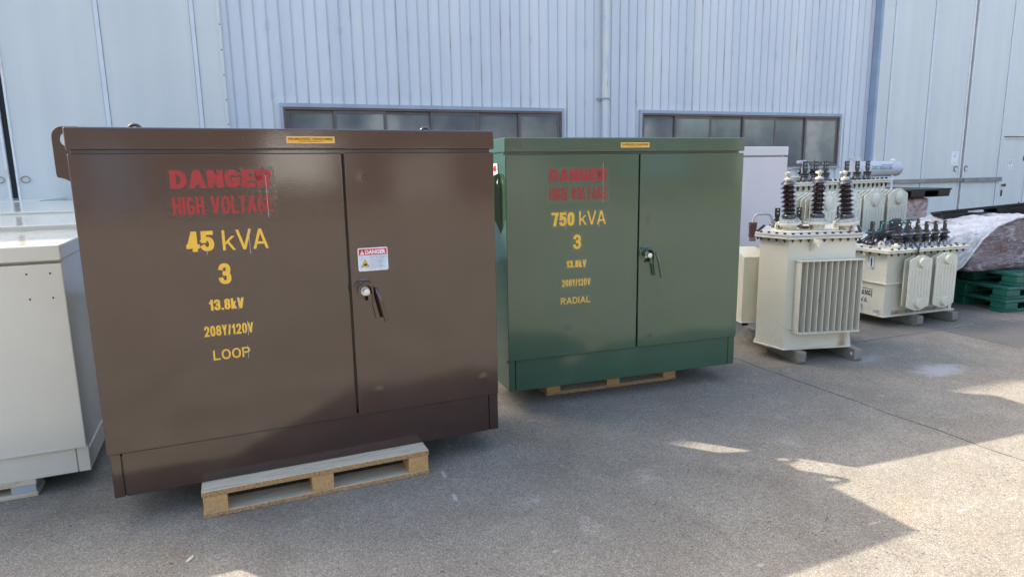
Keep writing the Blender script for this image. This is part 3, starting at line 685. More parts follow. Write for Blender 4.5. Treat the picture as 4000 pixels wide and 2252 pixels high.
def cabinet(name, label, x, y, h, W, D, mat, gap, z0=0.127, z1=0.33, z2=1.597, zl=1.612, zt=1.70, tankD=0.0, tankZ=1.2, inset=0.0, handle_at=None, two=True, lip=0.0, group=None, over=0.02):
    t = thing(name, label, 'transformer cabinet', x, y, h, group=group)
    MB().box(0.004, W-0.004, 0.045, D, z1-0.02, zl+0.03).build('body', mat, t, bevel=0.004)
    if tankD: MB().box(inset, W-inset, D, D+tankD, z0+0.05, tankZ).build('rear_tank', mat, t, bevel=0.006)
    bs = MB().box(0.008, W+0.002, 0.030, D-0.01, z0, z1-0.02)
    bs.box(0.006, 0.047, 0.018, 0.031, z0, z1+0.01).box(W-0.047, W+0.003, 0.018, 0.031, z0, z1+0.01)
    base = bs.build('base', mat, t, bevel=0.003)
    MB().box(0.052, W-0.051, 0.018, 0.031, z0, z1+0.01).build('base_panel', mat, base, bevel=0.003)
    if two:
        MB().box(0.0, gap-0.0055, 0.0, 0.042, z1, z2).build('door', mat, t, bevel=0.005, seg=3)
        dr_ = MB().box(gap+0.0055, W, 0.0, 0.042, z1, z2).build('door', mat, t, bevel=0.005, seg=3)
    else:
        dr_ = MB().box(0.0, W, 0.0, 0.042, z1, z2).build('door', mat, t, bevel=0.005, seg=3)
    ld = MB().prism([(-0.003,zl),(D+over,zl),(D+over,zt-lip),(-0.003,zt)], -0.003, W+0.003, 'x').build('lid', mat, t, bevel=0.007, seg=3)
    if handle_at: handle(dr_, mat, *handle_at)
    return t, ld, dr_

def film(parent, mat, u0, u1, z0, z1, y=-0.0006):
    """clear backing film left round the vinyl letters"""
    m = MB(); m.v = [(u0,y,z0),(u1,y,z0),(u1,y,z1),(u0,y,z1)]; m.f = [[0,1,2,3]]; m.m = [0]
    return m.build('sticker_film', mat, parent)
M_FILMB = paint('film_on_brown', (0.040,0.018,0.014,1), 0.12, 0.9, 0.16, 0.35, 0.15, peel_scale=60)
M_FILMG = paint('film_on_green', (0.046,0.102,0.062,1), 0.14, 0.8, 0.12, 0.35, 0.12, peel_scale=60)

def door_letters(t, fm, rows):
    for i, (txt, u0, u1, z0, z1, mat, st, pad) in enumerate(rows):
        film(t, fm, u0-pad, u1+pad, z0-pad, z1+pad, -0.0006-0.0001*i)
        vinyl(txt, u0, u1, z0, z1, -0.0016, mat, t, *st)
def name_plate(ld, u0, u1, z0, z1):
    p = MB().box(u0,u1,-0.0062,-0.0032,z0,z1).build('name_plate', M_PLATEED, ld)
    MB().box(u0+0.004,u1-0.004,-0.0070,-0.0060,z0+0.0035,z1-0.0035).build('plate_face', M_PLATE, p)
    lettering('PAD-MOUNTED  TRANSFORMER', u0+0.008, u1-0.008, z0+(z1-z0)*0.46, z0+(z1-z0)*0.80, -0.0078, M_INK, p, 0.012)
    lettering('DONG BANG ELEC. IND. CO., LTD.', u0+(u1-u0)*0.25, u0+(u1-u0)*0.76, z0+(z1-z0)*0.17, z0+(z1-z0)*0.34, -0.0078, M_INK, p, 0.0)

# ---- brown cabinet
bt, bl, bd = cabinet('transformer_cabinet', 'glossy dark brown cabinet with 45 kVA and LOOP lettering on a pale wooden pallet', -1.7432, 2.6259, 66.4949, 1.812, 0.715, M_BROWN, 1.066, z2=1.5965, zt=1.7015, over=0.085, handle_at=(1.127, 0.962))
RB = [('DANGER',0.352,0.752,1.4515,1.5275,M_RED,(0.0235,0.0185,0.0045),0.012),('HIGH VOLTAGE',0.3515,0.751,1.341,1.417,M_RED,(0.0118,0.0104,0.0038),0.02),
      ('45',0.388,0.497,1.183,1.270,M_YEL,(0.0205,0.0175,0.005),0.014),('kVA',0.530,0.717,1.182,1.270,M_YEL,(0.0112,0.0105,0.004),0.014),('3',0.505,0.553,1.034,1.126,M_YEL,(0.0185,0.0165,0.0),0.018),
      ('13.8kV',0.453,0.595,0.921,0.969,M_YEL,(0.0102,0.0086,0.0026),0.01),('208Y/120V',0.4235,0.624,0.806,0.853,M_YEL,(0.0072,0.0074,0.0036),0.01),('LOOP',0.450,0.6025,0.6965,0.742,M_YEL,(0.0072,0.0070,0.0055),0.01)]
door_letters(bt, M_FILMB, RB)
def creases(t, L):
    m = MB()
    for (u, za, zb) in L: m.box(u-0.0006, u+0.0006, -0.0046, -0.0042, za, zb)
    m.build('film_crease', M_STG, t)
creases(bt, ((0.7275,1.318,1.50),(0.466,1.165,1.20),(0.640,1.16,1.275),(0.572,0.915,0.975),(0.602,0.795,0.862),(0.594,0.69,0.75)))
name_plate(bl, 0.827, 1.034, 1.639, 1.668)
# arc flash sticker
stk = MB().prism([(1.114,1.045),(1.246,1.045),(1.251,1.05),(1.251,1.150),(1.246,1.155),(1.114,1.155),(1.109,1.150),(1.109,1.05)], -0.0022, -0.0002, 'y').build('warning_sticker', M_STW, bd)
MB().box(1.1135,1.2465,-0.0028,-0.0021,1.0495,1.1185).build('sticker_panel', M_STG, stk)
MB().box(1.1135,1.2465,-0.0028,-0.0021,1.120,1.1500).build('sticker_header', M_STR, stk)
lettering('DANGER', 1.143,1.241,1.1245,1.1450,-0.0034,M_STW,stk,0.045)
MB().prism([(1.119,1.1235),(1.139,1.1235),(1.129,1.1455)], -0.0036,-0.0029,'y').build('sticker_triangle', M_STW, stk)
MB().box(1.1282,1.1298,-0.0042,-0.0037,1.130,1.140).box(1.1282,1.1298,-0.0042,-0.0037,1.1265,1.1282).build('sticker_symbol', M_STR, stk)
MB().prism([(1.1205,1.0645),(1.1615,1.0645),(1.141,1.1015)], -0.0034,-0.0029,'y').build('sticker_triangle', M_INK, stk)
MB().prism([(1.1235,1.0660),(1.1585,1.0660),(1.141,1.0980)], -0.0040,-0.0034,'y').build('sticker_triangle', M_STY, stk)
MB().prism([(1.133,1.0690),(1.136,1.073),(1.1395,1.0705),(1.143,1.0705),(1.146,1.073),(1.149,1.069),(1.1515,1.0735),(1.147,1.0765),(1.1485,1.084),(1.143,1.078),(1.141,1.087),(1.139,1.078),(1.134,1.083),(1.136,1.076),(1.131,1.0735)], -0.0045,-0.0041,'y').build('sticker_symbol', M_BLACK, stk)
MB().box(1.1655,1.1663,-0.0034,-0.0029,1.0500,1.1180).build('sticker_rule', M_STB, stk)
lettering('Arc Flash Hazard', 1.170,1.240,1.1075,1.1150,-0.0033,M_STB,stk,0.0)
for i, tx in enumerate(('Follow requirements','in NFPA 70E for safe','work practices and','appropriate PPE.','Failure to comply','can result in death or','injury.')):
    zz = 1.1000-0.0068*i-(0.003 if i > 3 else 0)
    lettering(tx, 1.170, 1.170+0.0031*len(tx), zz, zz+0.0046, -0.0033, M_STB, stk, 0.0)
# lifting lugs at both sides
def lug(parent, mat, u_in, s, v, zt, wid, zb, zk):
    o = [(0,zb),(wid*0.72,zk),(wid,zk+0.008)]+[(wid-0.045+0.045*math.cos(a), zt-0.045+0.045*math.sin(a)) for a in [R(i*15) for i in range(0,7)]]+[(0,zt)]
    cx, cz, r = wid-0.058, zt-0.055, 0.030
    m = MB()
    # plate around a hole: fan of quads between resampled outline and hole
    pts = []
    L = [0]
    for i in range(len(o)): L.append(L[-1]+math.dist(o[i], o[(i+1) % len(o)]))
    n = 48
    for k in range(n):
        d = L[-1]*k/n; i = max(j for j in range(len(o)) if L[j] <= d); f = (d-L[i])/max(1e-9, L[i+1]-L[i]); a = o[i]; b = o[(i+1) % len(o)]
        pts.append((a[0]+(b[0]-a[0])*f, a[1]+(b[1]-a[1])*f))
    hole = []
    for p in pts:
        a = math.atan2(p[1]-cz, p[0]-cx); hole.append((cx+r*math.cos(a), cz+r*math.sin(a)))
    P = [(u_in+s*p[0], p[1]) for p in pts]; Hh = [(u_in+s*p[0], p[1]) for p in hole]
    if s < 0: P.reverse(); Hh.reverse()
    m.ring(P, Hh, v, v+0.012, 'y')
    return m.build('lifting_lug', mat, parent)
lug(bt, M_BROWN, 0.003, -1, 0.30, 1.722, 0.103, 1.455, 1.500)
lug(bt, M_BROWN, 1.809, +1, 0.44, 1.715, 0.155, 1.455, 1.500)
lug(bt, M_BROWN, 0.003, -1, 0.69, 1.69, 0.11, 1.40, 1.46)
lug(bt, M_BROWN, 1.809, +1, 0.69, 1.69, 0.13, 1.40, 1.46)
for u in (0.206, 1.578):
    m = MB().tube([(u+0.026*math.cos(a), 0.40, 1.712+0.026*math.sin(a)) for a in [R(i*18) for i in range(20)]], 0.008, 8, closed=True).lathe([(0.022,1.700),(0.022,1.706),(0.012,1.708)], (u,0.40,0), 12)
    m.build('eye_bolt', M_BROWN, bl, smooth=50)
MB().lathe([(0.0,0),(0.012,0),(0.010,0.004),(0.0,0.004)], (1.162,0.0,1.484), 10, Matrix.Rotation(R(90),3,'X')).build('weld_stub', M_BROWN, bd)

# ---- green cabinet
gt, gl, gd = cabinet('transformer_cabinet', 'glossy dark green cabinet with 750 kVA and RADIAL lettering in the middle of the yard', -0.0272, 3.9345, 71.3349, 1.6907, 0.47, M_GREEN, 0.900, z2=1.597, zl=1.611, zt=1.698, tankD=0.40, tankZ=1.35, inset=0.14, handle_at=(0.955, 0.963))
RG = [('DANGER',0.281,0.669,1.4335,1.5115,M_RED,(0.0235,0.0185,0.0045),0.012),('HIGH VOLTAGE',0.280,0.670,1.3215,1.399,M_RED,(0.0118,0.0104,0.0038),0.02),
      ('750',0.292,0.446,1.162,1.247,M_YEL,(0.0195,0.0165,0.005),0.012),('kVA',0.478,0.662,1.164,1.250,M_YEL,(0.0112,0.0105,0.004),0.012),('3',0.440,0.4915,1.014,1.106,M_YEL,(0.0185,0.0165,0.0),0.016),
      ('13.8kV',0.392,0.528,0.899,0.944,M_YEL,(0.0102,0.0086,0.0026),0.01),('208Y/120V',0.361,0.557,0.781,0.824,M_YEL,(0.0072,0.0074,0.0036),0.01),('RADIAL',0.352,0.557,0.668,0.7095,M_YEL,(0.0072,0.0070,0.0055),0.008)]
door_letters(gt, M_FILMG, RG)
creases(gt, ((0.640,1.30,1.545),(0.386,1.14,1.26),(0.613,1.145,1.255),(0.512,0.89,0.95),(0.512,0.765,0.835)))
name_plate(gl, 0.761, 0.9635, 1.636, 1.6665)
lug(gt, M_GREEN, 0.006, -1, 0.125, 1.49, 0.050, 1.115, 1.20)
# warning label on the sunlit left side
st2 = MB().box(-0.0025,0.0025,0.155,0.30,1.33,1.55).build('warning_sticker', M_STW, gt)
MB().prism([(0.165,1.515),(0.185,1.538),(0.215,1.538),(0.235,1.515),(0.215,1.500),(0.185,1.500)], -0.0036,-0.0026,'x').prism([(0.165,1.465),(0.185,1.484),(0.215,1.484),(0.235,1.465),(0.215,1.448),(0.185,1.448)], -0.0036,-0.0026,'x').build('sticker_symbol', M_STR, st2)
MB().box(-0.0036,-0.0026,0.170,0.27,1.418,1.422).box(-0.0036,-0.0026,0.170,0.25,1.400,1.404).box(-0.0036,-0.0026,0.170,0.26,1.375,1.379).build('sticker_print', M_STB, st2)
# faint red crayon marks on the lid
cm = MB(); rr = random.Random(3)
for (cu, czs) in ((0.022,(1.675,1.655,1.630)),(0.047,(1.685,1.667,1.645)),(0.069,(1.684,1.668,1.655)),(0.090,(1.673,1.655,1.637))):
    for cz in czs:
        P = [(cu+rr.uniform(-0.007,0.007), -0.0036, cz+0.009-0.0045*i) for i in range(5)]
        cm.tube(P, 0.0009, 4)
cm.build('crayon_mark', flat('red_crayon', (0.16,0.05,0.045,1), 0.8), gl)

# ---- white cabinet behind the green one
q = math.sin(R(70)), math.cos(R(70))
wx, wy = 2.2819+0.482*math.sin(R(71)), 6.3914+0.482*math.cos(R(71))
wt, wl, wd = cabinet('transformer_cabinet', 'tall lilac-white cabinet standing behind the right end of the green cabinet', wx-1.6*math.sin(R(71)), wy-1.6*math.cos(R(71)), 71.0, 1.60, 0.75, M_WHITE, 0.8, z1=0.325, zt=1.697)
# ---- light grey low cabinets at the left
def off(x, y, h, u, v): h = R(h); return (x+math.sin(h)*u-math.cos(h)*v, y+math.cos(h)*u+math.sin(h)*v)
def kpos(u, v): 
    h = R(66.4949); return (-1.7432+math.sin(h)*u-math.cos(h)*v, 2.6259+math.cos(h)*u+math.sin(h)*v)
_kc = kpos(-0.143, 0.381); _kc = (_kc[0]*1.03, _kc[1]*1.03); KX = off(_kc[0], _kc[1], 66.4949, -1.5, 0.0)
kt, kl, kd = cabinet('transformer_cabinet', 'low pale grey cabinet at the left edge nearest the camera with a sunlit lid', KX[0], KX[1], 66.4949, 1.5, 1.04, M_GREY, 0.75, z0=0.086, z1=0.2125, z2=1.117, zl=1.130, zt=1.2023, two=False)
hd = MB()
for (u, z) in ((-0.278,1.087),(-0.190,1.085),(-0.278,0.974),(-0.191,0.974)): hd.lathe([(0.0,0),(0.0045,0),(0.0045,0.001),(0.0,0.001)], (1.5+(u+0.143)*1.03,0.0002,1.5+(z-1.5)*1.03), 8, Matrix.Rotation(R(90),3,'X'))
hd.build('screw_hole', M_DARKGAP, kd)
for (v0, v1, zt, lab, ov) in ((1.60, 3.05, 1.232, 'low pale grey cabinet second in the row behind the sunlit lid', 0.0), (3.10, 5.98, 1.253, 'low pale grey cabinet third in the row, long flat top', 0.0), (6.03, 8.35, 1.262, 'low pale grey cabinet last in the row, against the factory door', 0.0)):
    p_ = kpos(-0.143-1.5-(0.25 if v0 > 3 else 0)-(1.0 if v0 > 6 else 0), v0)
    cabinet('transformer_cabinet', lab, p_[0], p_[1], 66.4949, 1.5, v1-v0, M_GREY, 0.75, z0=0.0, z1=0.15, z2=zt-0.083, zl=zt-0.07, zt=zt, two=False)

# ================================================================== WOODEN PALLETS
def wooden_pallet(label, x, y, h, L=1.05, D=1.05, H=0.127, grey=False):
    t = thing('wooden_pallet', label, 'pallet', x, y, h, group='wooden pallets under the cabinets')
    tb, bb = 0.026, 0.022
    def board(name, x0, x1, y0, y1, z0, z1):
        m = MB(); m.box(x0,x1,y0,y1,z0,z1); m.m = [0,0,1,1,1,1]; m.build(name, [M_WOOD, M_WOOD if grey else M_CHIP], t, bevel=0.003)
    n = 6; w_ = 0.125
    for i in range(n):
        y0 = (D-w_)*i/(n-1); board('top_board', 0, L, y0, y0+w_, H-tb, H)
    for yb in (0.0, (D-0.14)/2, D-0.14): board('bottom_board', 0, L, yb+0.002, yb+0.14, 0.0, bb)
    for xb in (0.004, (L-0.10)/2, L-0.104):
        for yb in (0.003, (D-0.14)/2, D-0.143): MB().box(xb, xb+0.10, yb, yb+0.138, bb, H-tb).build('block', M_GALV if grey else M_BLOCK, t, bevel=0.002)
    return t
a = off(-1.7432, 2.6259, 66.4949, 0.349, -0.0895); wooden_pallet('pale wooden pallet jutting out under the brown cabinet', a[0], a[1], 66.4949, 1.041)
a = off(-0.0272, 3.9345, 71.3349, 0.329, 0.196); wooden_pallet('brown wooden pallet in shadow under the green cabinet', a[0], a[1], 71.3349, 1.011, 0.68)
a = off(wx, wy, 71, -1.35, 0.02); wooden_pallet('wooden pallet mostly hidden under the lilac-white cabinet', a[0], a[1], 71, 1.25, 0.7)
a = kpos(-0.36-1.05, 0.45); wooden_pallet('worn greyish wooden pallet under the pale grey cabinet at the left edge', a[0]*1.015, a[1]*1.015, 66.4949, 1.05, 0.95, 0.086, grey=True)

# ================================================================== OIL TRANSFORMERS
bolt_me = MB().lathe([(0.0,-0.060),(0.006,-0.060),(0.006,-0.048),(0.0115,-0.048),(0.0115,-0.037),(0.006,-0.0365),(0.006,0.0005),(0.0115,0.0005),(0.0115,0.013),(0.0,0.014)], n=6).mesh('bolt', M_BOLT)
clamp_me = MB().lathe([(0.0,0.0),(0.013,0.0),(0.014,0.018),(0.009,0.026),(0.010,0.036),(0.0,0.038)], n=8).mesh('clamp', M_GALV)
def bolts_on(parent, a, b, n, z, inset=0.0):
    for i in range(n):
        f = (i+0.5)/n; link('bolt', bolt_me, parent, (a[0]+(b[0]-a[0])*f, a[1]+(b[1]-a[1])*f, z), (0,0,R(random.uniform(0,60))))
def inset_poly(P, d):
    n = len(P); out = []
    for i in range(n):
        p0 = Vector(P[i-1]); p1 = Vector(P[i]); p2 = Vector(P[(i+1) % n])
        e1 = (p1-p0).normalized(); e2 = (p2-p1).normalized(); n1 = Vector((-e1.y, e1.x)); n2 = Vector((-e2.y, e2.x))
        b = (n1+n2); b = b/(b.dot(n1)); out.append(tuple(p1+b*d))
    return out
def eye_plate(name, parent, mat, u, v, z, r=0.038, hh=0.045, th=0.014, ang=0.0, hole=0.016):
    pts = [(-r,0),(r,0)]+[(r*math.cos(R(i*18)), hh+r*math.sin(R(i*18))) for i in range(0,11)]
    # resample onto 24 points
    L = [0]
    for i in range(len(pts)): L.append(L[-1]+math.dist(pts[i], pts[(i+1) % len(pts)]))
    P = []
    for k in range(30):
        d = L[-1]*k/30; i = max(j for j in range(len(pts)) if L[j] <= d); f = (d-L[i])/max(1e-9, L[i+1]-L[i]); a = pts[i]; b = pts[(i+1) % len(pts)]
        P.append((a[0]+(b[0]-a[0])*f, a[1]+(b[1]-a[1])*f))
    Hh = [(hole*math.cos(math.atan2(p[1]-hh, p[0])), hh+hole*math.sin(math.atan2(p[1]-hh, p[0]))) for p in P]
    m = MB().ring(P, Hh, -th/2, th/2, 'y'); o = m.build(name, mat, parent); o.location = (u,v,z); o.rotation_euler = (0,0,ang); return o

# ---- A: pole-type transformer with three tall bushings
A = thing('oil_transformer', 'small cream transformer with three tall ribbed brown bushings and a finned radiator', 'transformer', 2.078, 4.875, 83.0)
HEX = [(0,0),(0.603,0),(0.93,0.503),(0.815,0.802),(0.2125,0.802),(-0.1165,0.298)]
TK = inset_poly(HEX, 0.042)
MB().prism(TK, 0.108, 0.965, 'z').build('tank', M_TANK, A, bevel=0.004)
MB().prism(inset_poly(HEX, 0.028), 0.098, 0.110, 'z').build('bottom_plate', M_BEIGE, A, bevel=0.003)
fl = MB().prism(HEX, 0.962, 0.978, 'z').build('tank_flange', M_BEIGE, A, bevel=0.003)
MB().prism(inset_poly(HEX, 0.001), 0.981, 0.998, 'z').build('cover_plate', paint('cover_paint', (0.50,0.50,0.46,1), 0.4, 0.4, 0.05), A, bevel=0.003)
MB().prism(inset_poly(HEX, 0.006), 0.977, 0.982, 'z').build('gasket', M_RUST, A)
HB = inset_poly(HEX, 0.020)
for i, n in ((0,9),(1,7),(4,8),(5,4),(3,5)): bolts_on(A, HB[i], HB[(i+1) % 6], n, 0.998)
MB().prism(inset_poly(HEX, 0.10), 0.997, 1.012, 'z').build('cover_dome', M_BEIGE, A, bevel=0.006)
def hv_bushing(u, v, tilt, tag_rust):
    p = MB().lathe([(0.056,0.985),(0.056,1.055)], n=24).build('bushing', M_RUSTB, A, smooth=40); p.location = (u, v, 0); p.rotation_euler = (0, 0, tag_rust)
    M_ = Matrix.Rotation(tilt, 3, 'Y'); c0 = Vector((0,0,1.055))
    k = MB().lathe([(0.0,0.0),(0.088,0.0),(0.088,0.022),(0.0,0.022)], c0, 28, M_).build('bushing_flange', M_BEIGE, p, bevel=0.003)
    MB().lathe([(0.078,0.0225),(0.078,0.030),(0.060,0.033),(0.057,0.050),(0.0,0.050)], c0, 28, M_).build('clamp_ring', M_GALV, p, smooth=40)
    for i in range(8):
        a = 2*math.pi*(i+0.3)/8; MB().lathe([(0.0,0.03),(0.008,0.03),(0.008,0.041),(0.0,0.041)], c0+M_@Vector((0.070*math.cos(a), 0.070*math.sin(a), 0)), 6, M_).build('bolt', M_STEEL, p)
    pr = [(0.0,0.048),(0.046,0.048),(0.054,0.055),(0.056,0.075),(0.046,0.086),(0.034,0.094)]
    z = 0.094
    for i in range(7):
        z0 = z; pitch = 0.0355; o_ = 0.061 if i < 6 else 0.059
        pr += [(0.034,z0+0.008),(0.040,z0+0.0120),(o_-0.004,z0+0.0125),(o_,z0+0.0155),(o_-0.006,z0+0.0195),(0.042,z0+0.029),(0.034,z0+0.033)]
        z += pitch
    pr += [(0.030,z+0.002),(0.0,z+0.002)]
    MB().lathe(pr, c0, 32, M_).build('porcelain', M_PORC, p, smooth=60)
    cp = MB().lathe([(0.0,z),(0.027,z),(0.031,z+0.004),(0.031,z+0.018),(0.024,z+0.022),(0.010,z+0.024),(0.010,z+0.045),(0.019,z+0.047),(0.019,z+0.066),(0.0,z+0.070)], c0, 20, M_)
    hp = c0+M_@Vector((0,0,z+0.056)); cp.tube([tuple(hp-Vector((0.012,0.0,0))), tuple(hp+Vector((0.034 if tilt >= 0 else -0.034,-0.012,0.002)))], 0.009, 8)
    cp.build('terminal_cap', M_CAPGREY, p, smooth=40)
    return p
hv_bushing(0.152,0.262,R(-8.5),0.5); hv_bushing(0.353,0.215,R(0.5),2.1); hv_bushing(0.570,0.160,R(8.5),3.4)
def lv_bushing(parent, u, v, z, s=1.0, flag_h=0.09, ang=0.0, twist=0.0):
    p = MB().lathe([(0.0,0.0),(0.036*s,0.0),(0.036*s,0.022*s),(0.026*s,0.028*s),(0.028*s,0.038*s),(0.040*s,0.042*s),(0.043*s,0.047*s),(0.030*s,0.060*s),(0.022*s,0.064*s),(0.0,0.064*s)], n=20).build('bushing', M_PORC, parent, smooth=60)
    p.location = (u, v, z); p.rotation_euler = (0, 0, twist)
    zt = 0.064*s
    tm = MB().lathe([(0.0,zt),(0.027*s,zt),(0.027*s,zt+0.012),(0.0,zt+0.013)], n=16)
    w0, w1 = 0.012, 0.021
    hh = [(-w0,zt+0.012),(w0,zt+0.012),(w1,zt+0.035),(w1,zt+0.012+flag_h),(-w1,zt+0.012+flag_h),(-w1,zt+0.035)]
    tm.prism(hh, -0.005, 0.005, 'y')
    o = tm.build('terminal', M_TERM, p)
    for dz in (0.045, 0.075): MB().lathe([(0.0,-0.006),(0.006,-0.006),(0.006,0.006),(0.0,0.006)], (0,-0.0,zt+0.012+flag_h*dz/0.09), 10, Matrix.Rotation(R(90),3,'X')).build('terminal_hole', M_STW if parent == A else M_STEEL, o)
    return p
for u in (0.158, 0.345, 0.495, 0.70): lv_bushing(A, u, 0.462, 1.010, 0.95)
eye_plate('lifting_lug', A, M_BEIGE, 0.105, 0.330, 1.000, 0.034, 0.040, 0.016, 0.0, 0.017)
eye_plate('lifting_lug', A, M_BEIGE, 0.600, 0.330, 1.000, 0.034, 0.040, 0.016, 0.0, 0.017)
MB().lathe([(0.0,0.998),(0.030,0.998),(0.030,1.014),(0.036,1.016),(0.036,1.032),(0.0,1.034)], (0.310,0.32,0), 16).build('filler_cap', M_RUST, A, smooth=40)
hk = MB(); 
for u in (0.196,): hk.prism([(0.043,0.962),(-0.085,0.962),(-0.085,0.910),(-0.060,0.910),(-0.040,0.936),(-0.018,0.925),(0.043,0.862)], u, u+0.022, 'x')
hk.build('lifting_hook', M_BEIGE, A, bevel=0.002)
# finned radiator
rd = MB()
for k in range(11):
    u = 0.0915+0.0497*k; rd.box(u-0.0032, u+0.0032, -0.047, 0.040, 0.252, 0.798)
    
rad = rd.build('radiator', M_FIN, A, bevel=0.002)
MB().box(0.0915,0.589,0.030,0.040,0.26,0.79).build('fin_back', M_TANK, rad)
MB().box(0.082,0.598,-0.050,0.041,0.7985,0.803).build('fin_cap', M_BEIGE, rad)
MB().box(0.082,0.598,-0.052,0.041,0.243,0.2515).build('fin_cap', M_BEIGE, rad)
MB().tube([(0.082,-0.050,0.8015),(0.598,-0.050,0.8015)],0.005,8).tube([(0.045,0.035,0.272),(0.095,0.02,0.266)],0.004,6).build('fin_rod', M_BEIGE, rad)
# breather with its pipe
br = MB().tube([(0.022,0.60,1.04),(0.024,0.60,1.075),(0.040,0.60,1.104),(0.062,0.60,1.115),(0.150,0.60,1.115),(0.176,0.60,1.102),(0.190,0.60,1.07),(0.192,0.60,0.99)], 0.0095, 10).build('breather', M_GALV, A, smooth=50)
MB().lathe([(0.0,0.0),(0.033,0.0),(0.036,0.006),(0.036,0.011),(0.031,0.013),(0.031,0.080),(0.036,0.083),(0.036,0.090),(0.031,0.092),(0.031,0.104),(0.024,0.112),(0.0,0.114)], (0.022,0.60,0.930), 20).build('breather_jar', flat('breather_brown', (0.10,0.045,0.040,1), 0.25, 0.6), br, smooth=40)
MB().lathe([(0.0,0.0),(0.024,0.0),(0.027,0.004),(0.027,0.036),(0.0,0.036)], (0.022,0.60,0.892), 20).build('breather_cup', flat('smoky_cup', (0.22,0.19,0.21,1), 0.12, 0.7), br, smooth=40)
MB().lathe([(0.0,0.0),(0.034,0.0),(0.034,0.018),(0.0,0.020)], (0.022,0.60,1.030), 16).build('breather_collar', M_RUST, br)
# cable box on the far left face
cbx = MB().prism([(0.50,0.222),(0.74,0.222),(0.74,0.83),(0.66,0.83),(0.50,0.772)], -0.092, 0.105, 'x').build('cable_box', M_BEIGE, A, bevel=0.005)
MB().box(-0.100,0.110,0.490,0.75,0.214,0.224).build('box_lip', M_BEIGE, cbx, bevel=0.002)
# skid
for u in (0.118, 0.584):
    MB().prism([(-0.045,0.022),(-0.030,0.0),(0.83,0.0),(0.845,0.022),(0.845,0.098),(-0.045,0.098)], u-0.008, u+0.058, 'x').build('skid_rail', M_SKID, A, bevel=0.004)
MB().box(0.176,0.576,0.30,0.36,0.015,0.097).build('skid_brace', M_CAPGREY, A)
hl = MB()
for u in (0.576,): hl.lathe([(0.0,0),(0.014,0),(0.014,0.001),(0.0,0.001)], (u-0.0002,-0.005,0.055), 12, Matrix.Rotation(R(-90),3,'Y'))
hl.build('rail_hole', M_STW, A)
MB().box(0.0,0.05,0.655,0.675,0.15,0.175).build('drain_valve', M_BOLT, A)

# ---- radiator panels used on B and C
def rad_panel_mesh(wd, H, th, name='radiator_panel', ridges=6):
    sh = 0.16*wd*1.15; c = 0.035*wd/0.28
    out = [(-wd/2,sh),(-wd*0.47,sh*0.72),(0-c,0.004),(c,0.004),(wd*0.47,sh*0.72),(wd/2,sh),(wd/2,H-sh),(wd*0.47,H-sh*0.72),(c,H-0.004),(-c,H-0.004),(-wd*0.47,H-sh*0.72),(-wd/2,H-sh)]
    m = MB().prism(out, 0.0, th, 'y')
    for k in range(ridges):
        x = wd*(-0.36+0.72*k/(ridges-1)); g = 0.27*wd+0.10*abs(k-(ridges-1)/2)*0
        m.tube([(x,0.0005,sh+0.26*wd),(x,-0.001,sh+0.30*wd),(x,-0.001,H-sh-0.30*wd),(x,0.0005,H-sh-0.26*wd)], 0.0045*wd/0.28, 6)
    for sgn, zc in ((1, H-0.235*wd*1.05), (-1, 0.235*wd*1.05)):
        for q in range(7):
            a = R((200+q*140/6)) if sgn > 0 else R((20+q*140/6))
            m.lathe([(0.013*wd/0.28,0.0),(0.009*wd/0.28,0.003),(0.003,0.004)], (0.32*wd*math.cos(a), 0.0, zc+0.32*wd*math.sin(a)), 10, Matrix.Rotation(R(90),3,'X'))
    return m
def radiator(parent, u, v, z0, wd, H, depth, nplates, mat):
    th = 0.012
    m = rad_panel_mesh(wd, H, th); m2 = MB()
    sp = depth/max(1, nplates-1)
    root = m.build('radiator', mat, parent, bevel=0.006, smooth=None); root.location = (u, v, z0)
    for k in range(1, nplates):
        pl = rad_panel_mesh(wd*0.985, H*0.985, th, ridges=2); pl.v = [(x, y+sp*k, z+0.004) for x, y, z in pl.v]
        pl.build('radiator_panel', mat, root, bevel=0.005)
    for zc in (H-0.235*wd*1.05, 0.235*wd*1.05):
        r = 0.165*wd
        MB().lathe([(0.0,-0.03),(r*0.9,-0.03),(r*1.02,-0.0),(r*0.97,0.022),(r*0.88,0.028),(0.0,0.029)], (0,0,zc), 24, Matrix.Rotation(R(90),3,'X')).build('radiator_hub', mat, root, smooth=45)
        MB().tube([(0,0.012,zc),(0,depth+0.10,zc)], r*0.6, 12).build('radiator_pipe', mat, root, smooth=50)
    return root

# ---- B: low transformer with many bushings
B = thing('oil_transformer', 'low grey-beige transformer topped by two rows of brown bushings and tangled black cables', 'transformer', 3.4768, 5.9829, 70.87)
MB().box(0,0.885,0.0,0.56,0.105,0.705).build('tank', M_BEIGE, B, bevel=0.004)
MB().box(-0.018,0.905,-0.018,0.578,0.095,0.107).build('bottom_plate', M_BEIGE, B, bevel=0.003)
MB().box(-0.022,0.86,-0.022,0.50,0.407,0.418).build('stiffener', M_BEIGE, B, bevel=0.002)
MB().box(0.80,0.965,0.05,0.16,0.420,0.431).build('stiffener', M_BEIGE, B, bevel=0.002)
MB().box(-0.080,0.965,-0.075,0.635,0.704,0.717).build('tank_flange', M_BEIGE, B, bevel=0.003)
MB().box(-0.080,0.965,-0.075,0.635,0.719,0.735).build('cover_plate', M_BEIGE, B, bevel=0.003)
MB().box(-0.076,0.961,-0.071,0.631,0.716,0.720).build('gasket', M_RUST, B)
bolts_on(B, (-0.05,-0.048), (0.94,-0.048), 12, 0.735); bolts_on(B, (-0.05,0.0), (-0.05,0.60), 6, 0.735); bolts_on(B, (0.94,0.0), (0.94,0.6), 5, 0.735)
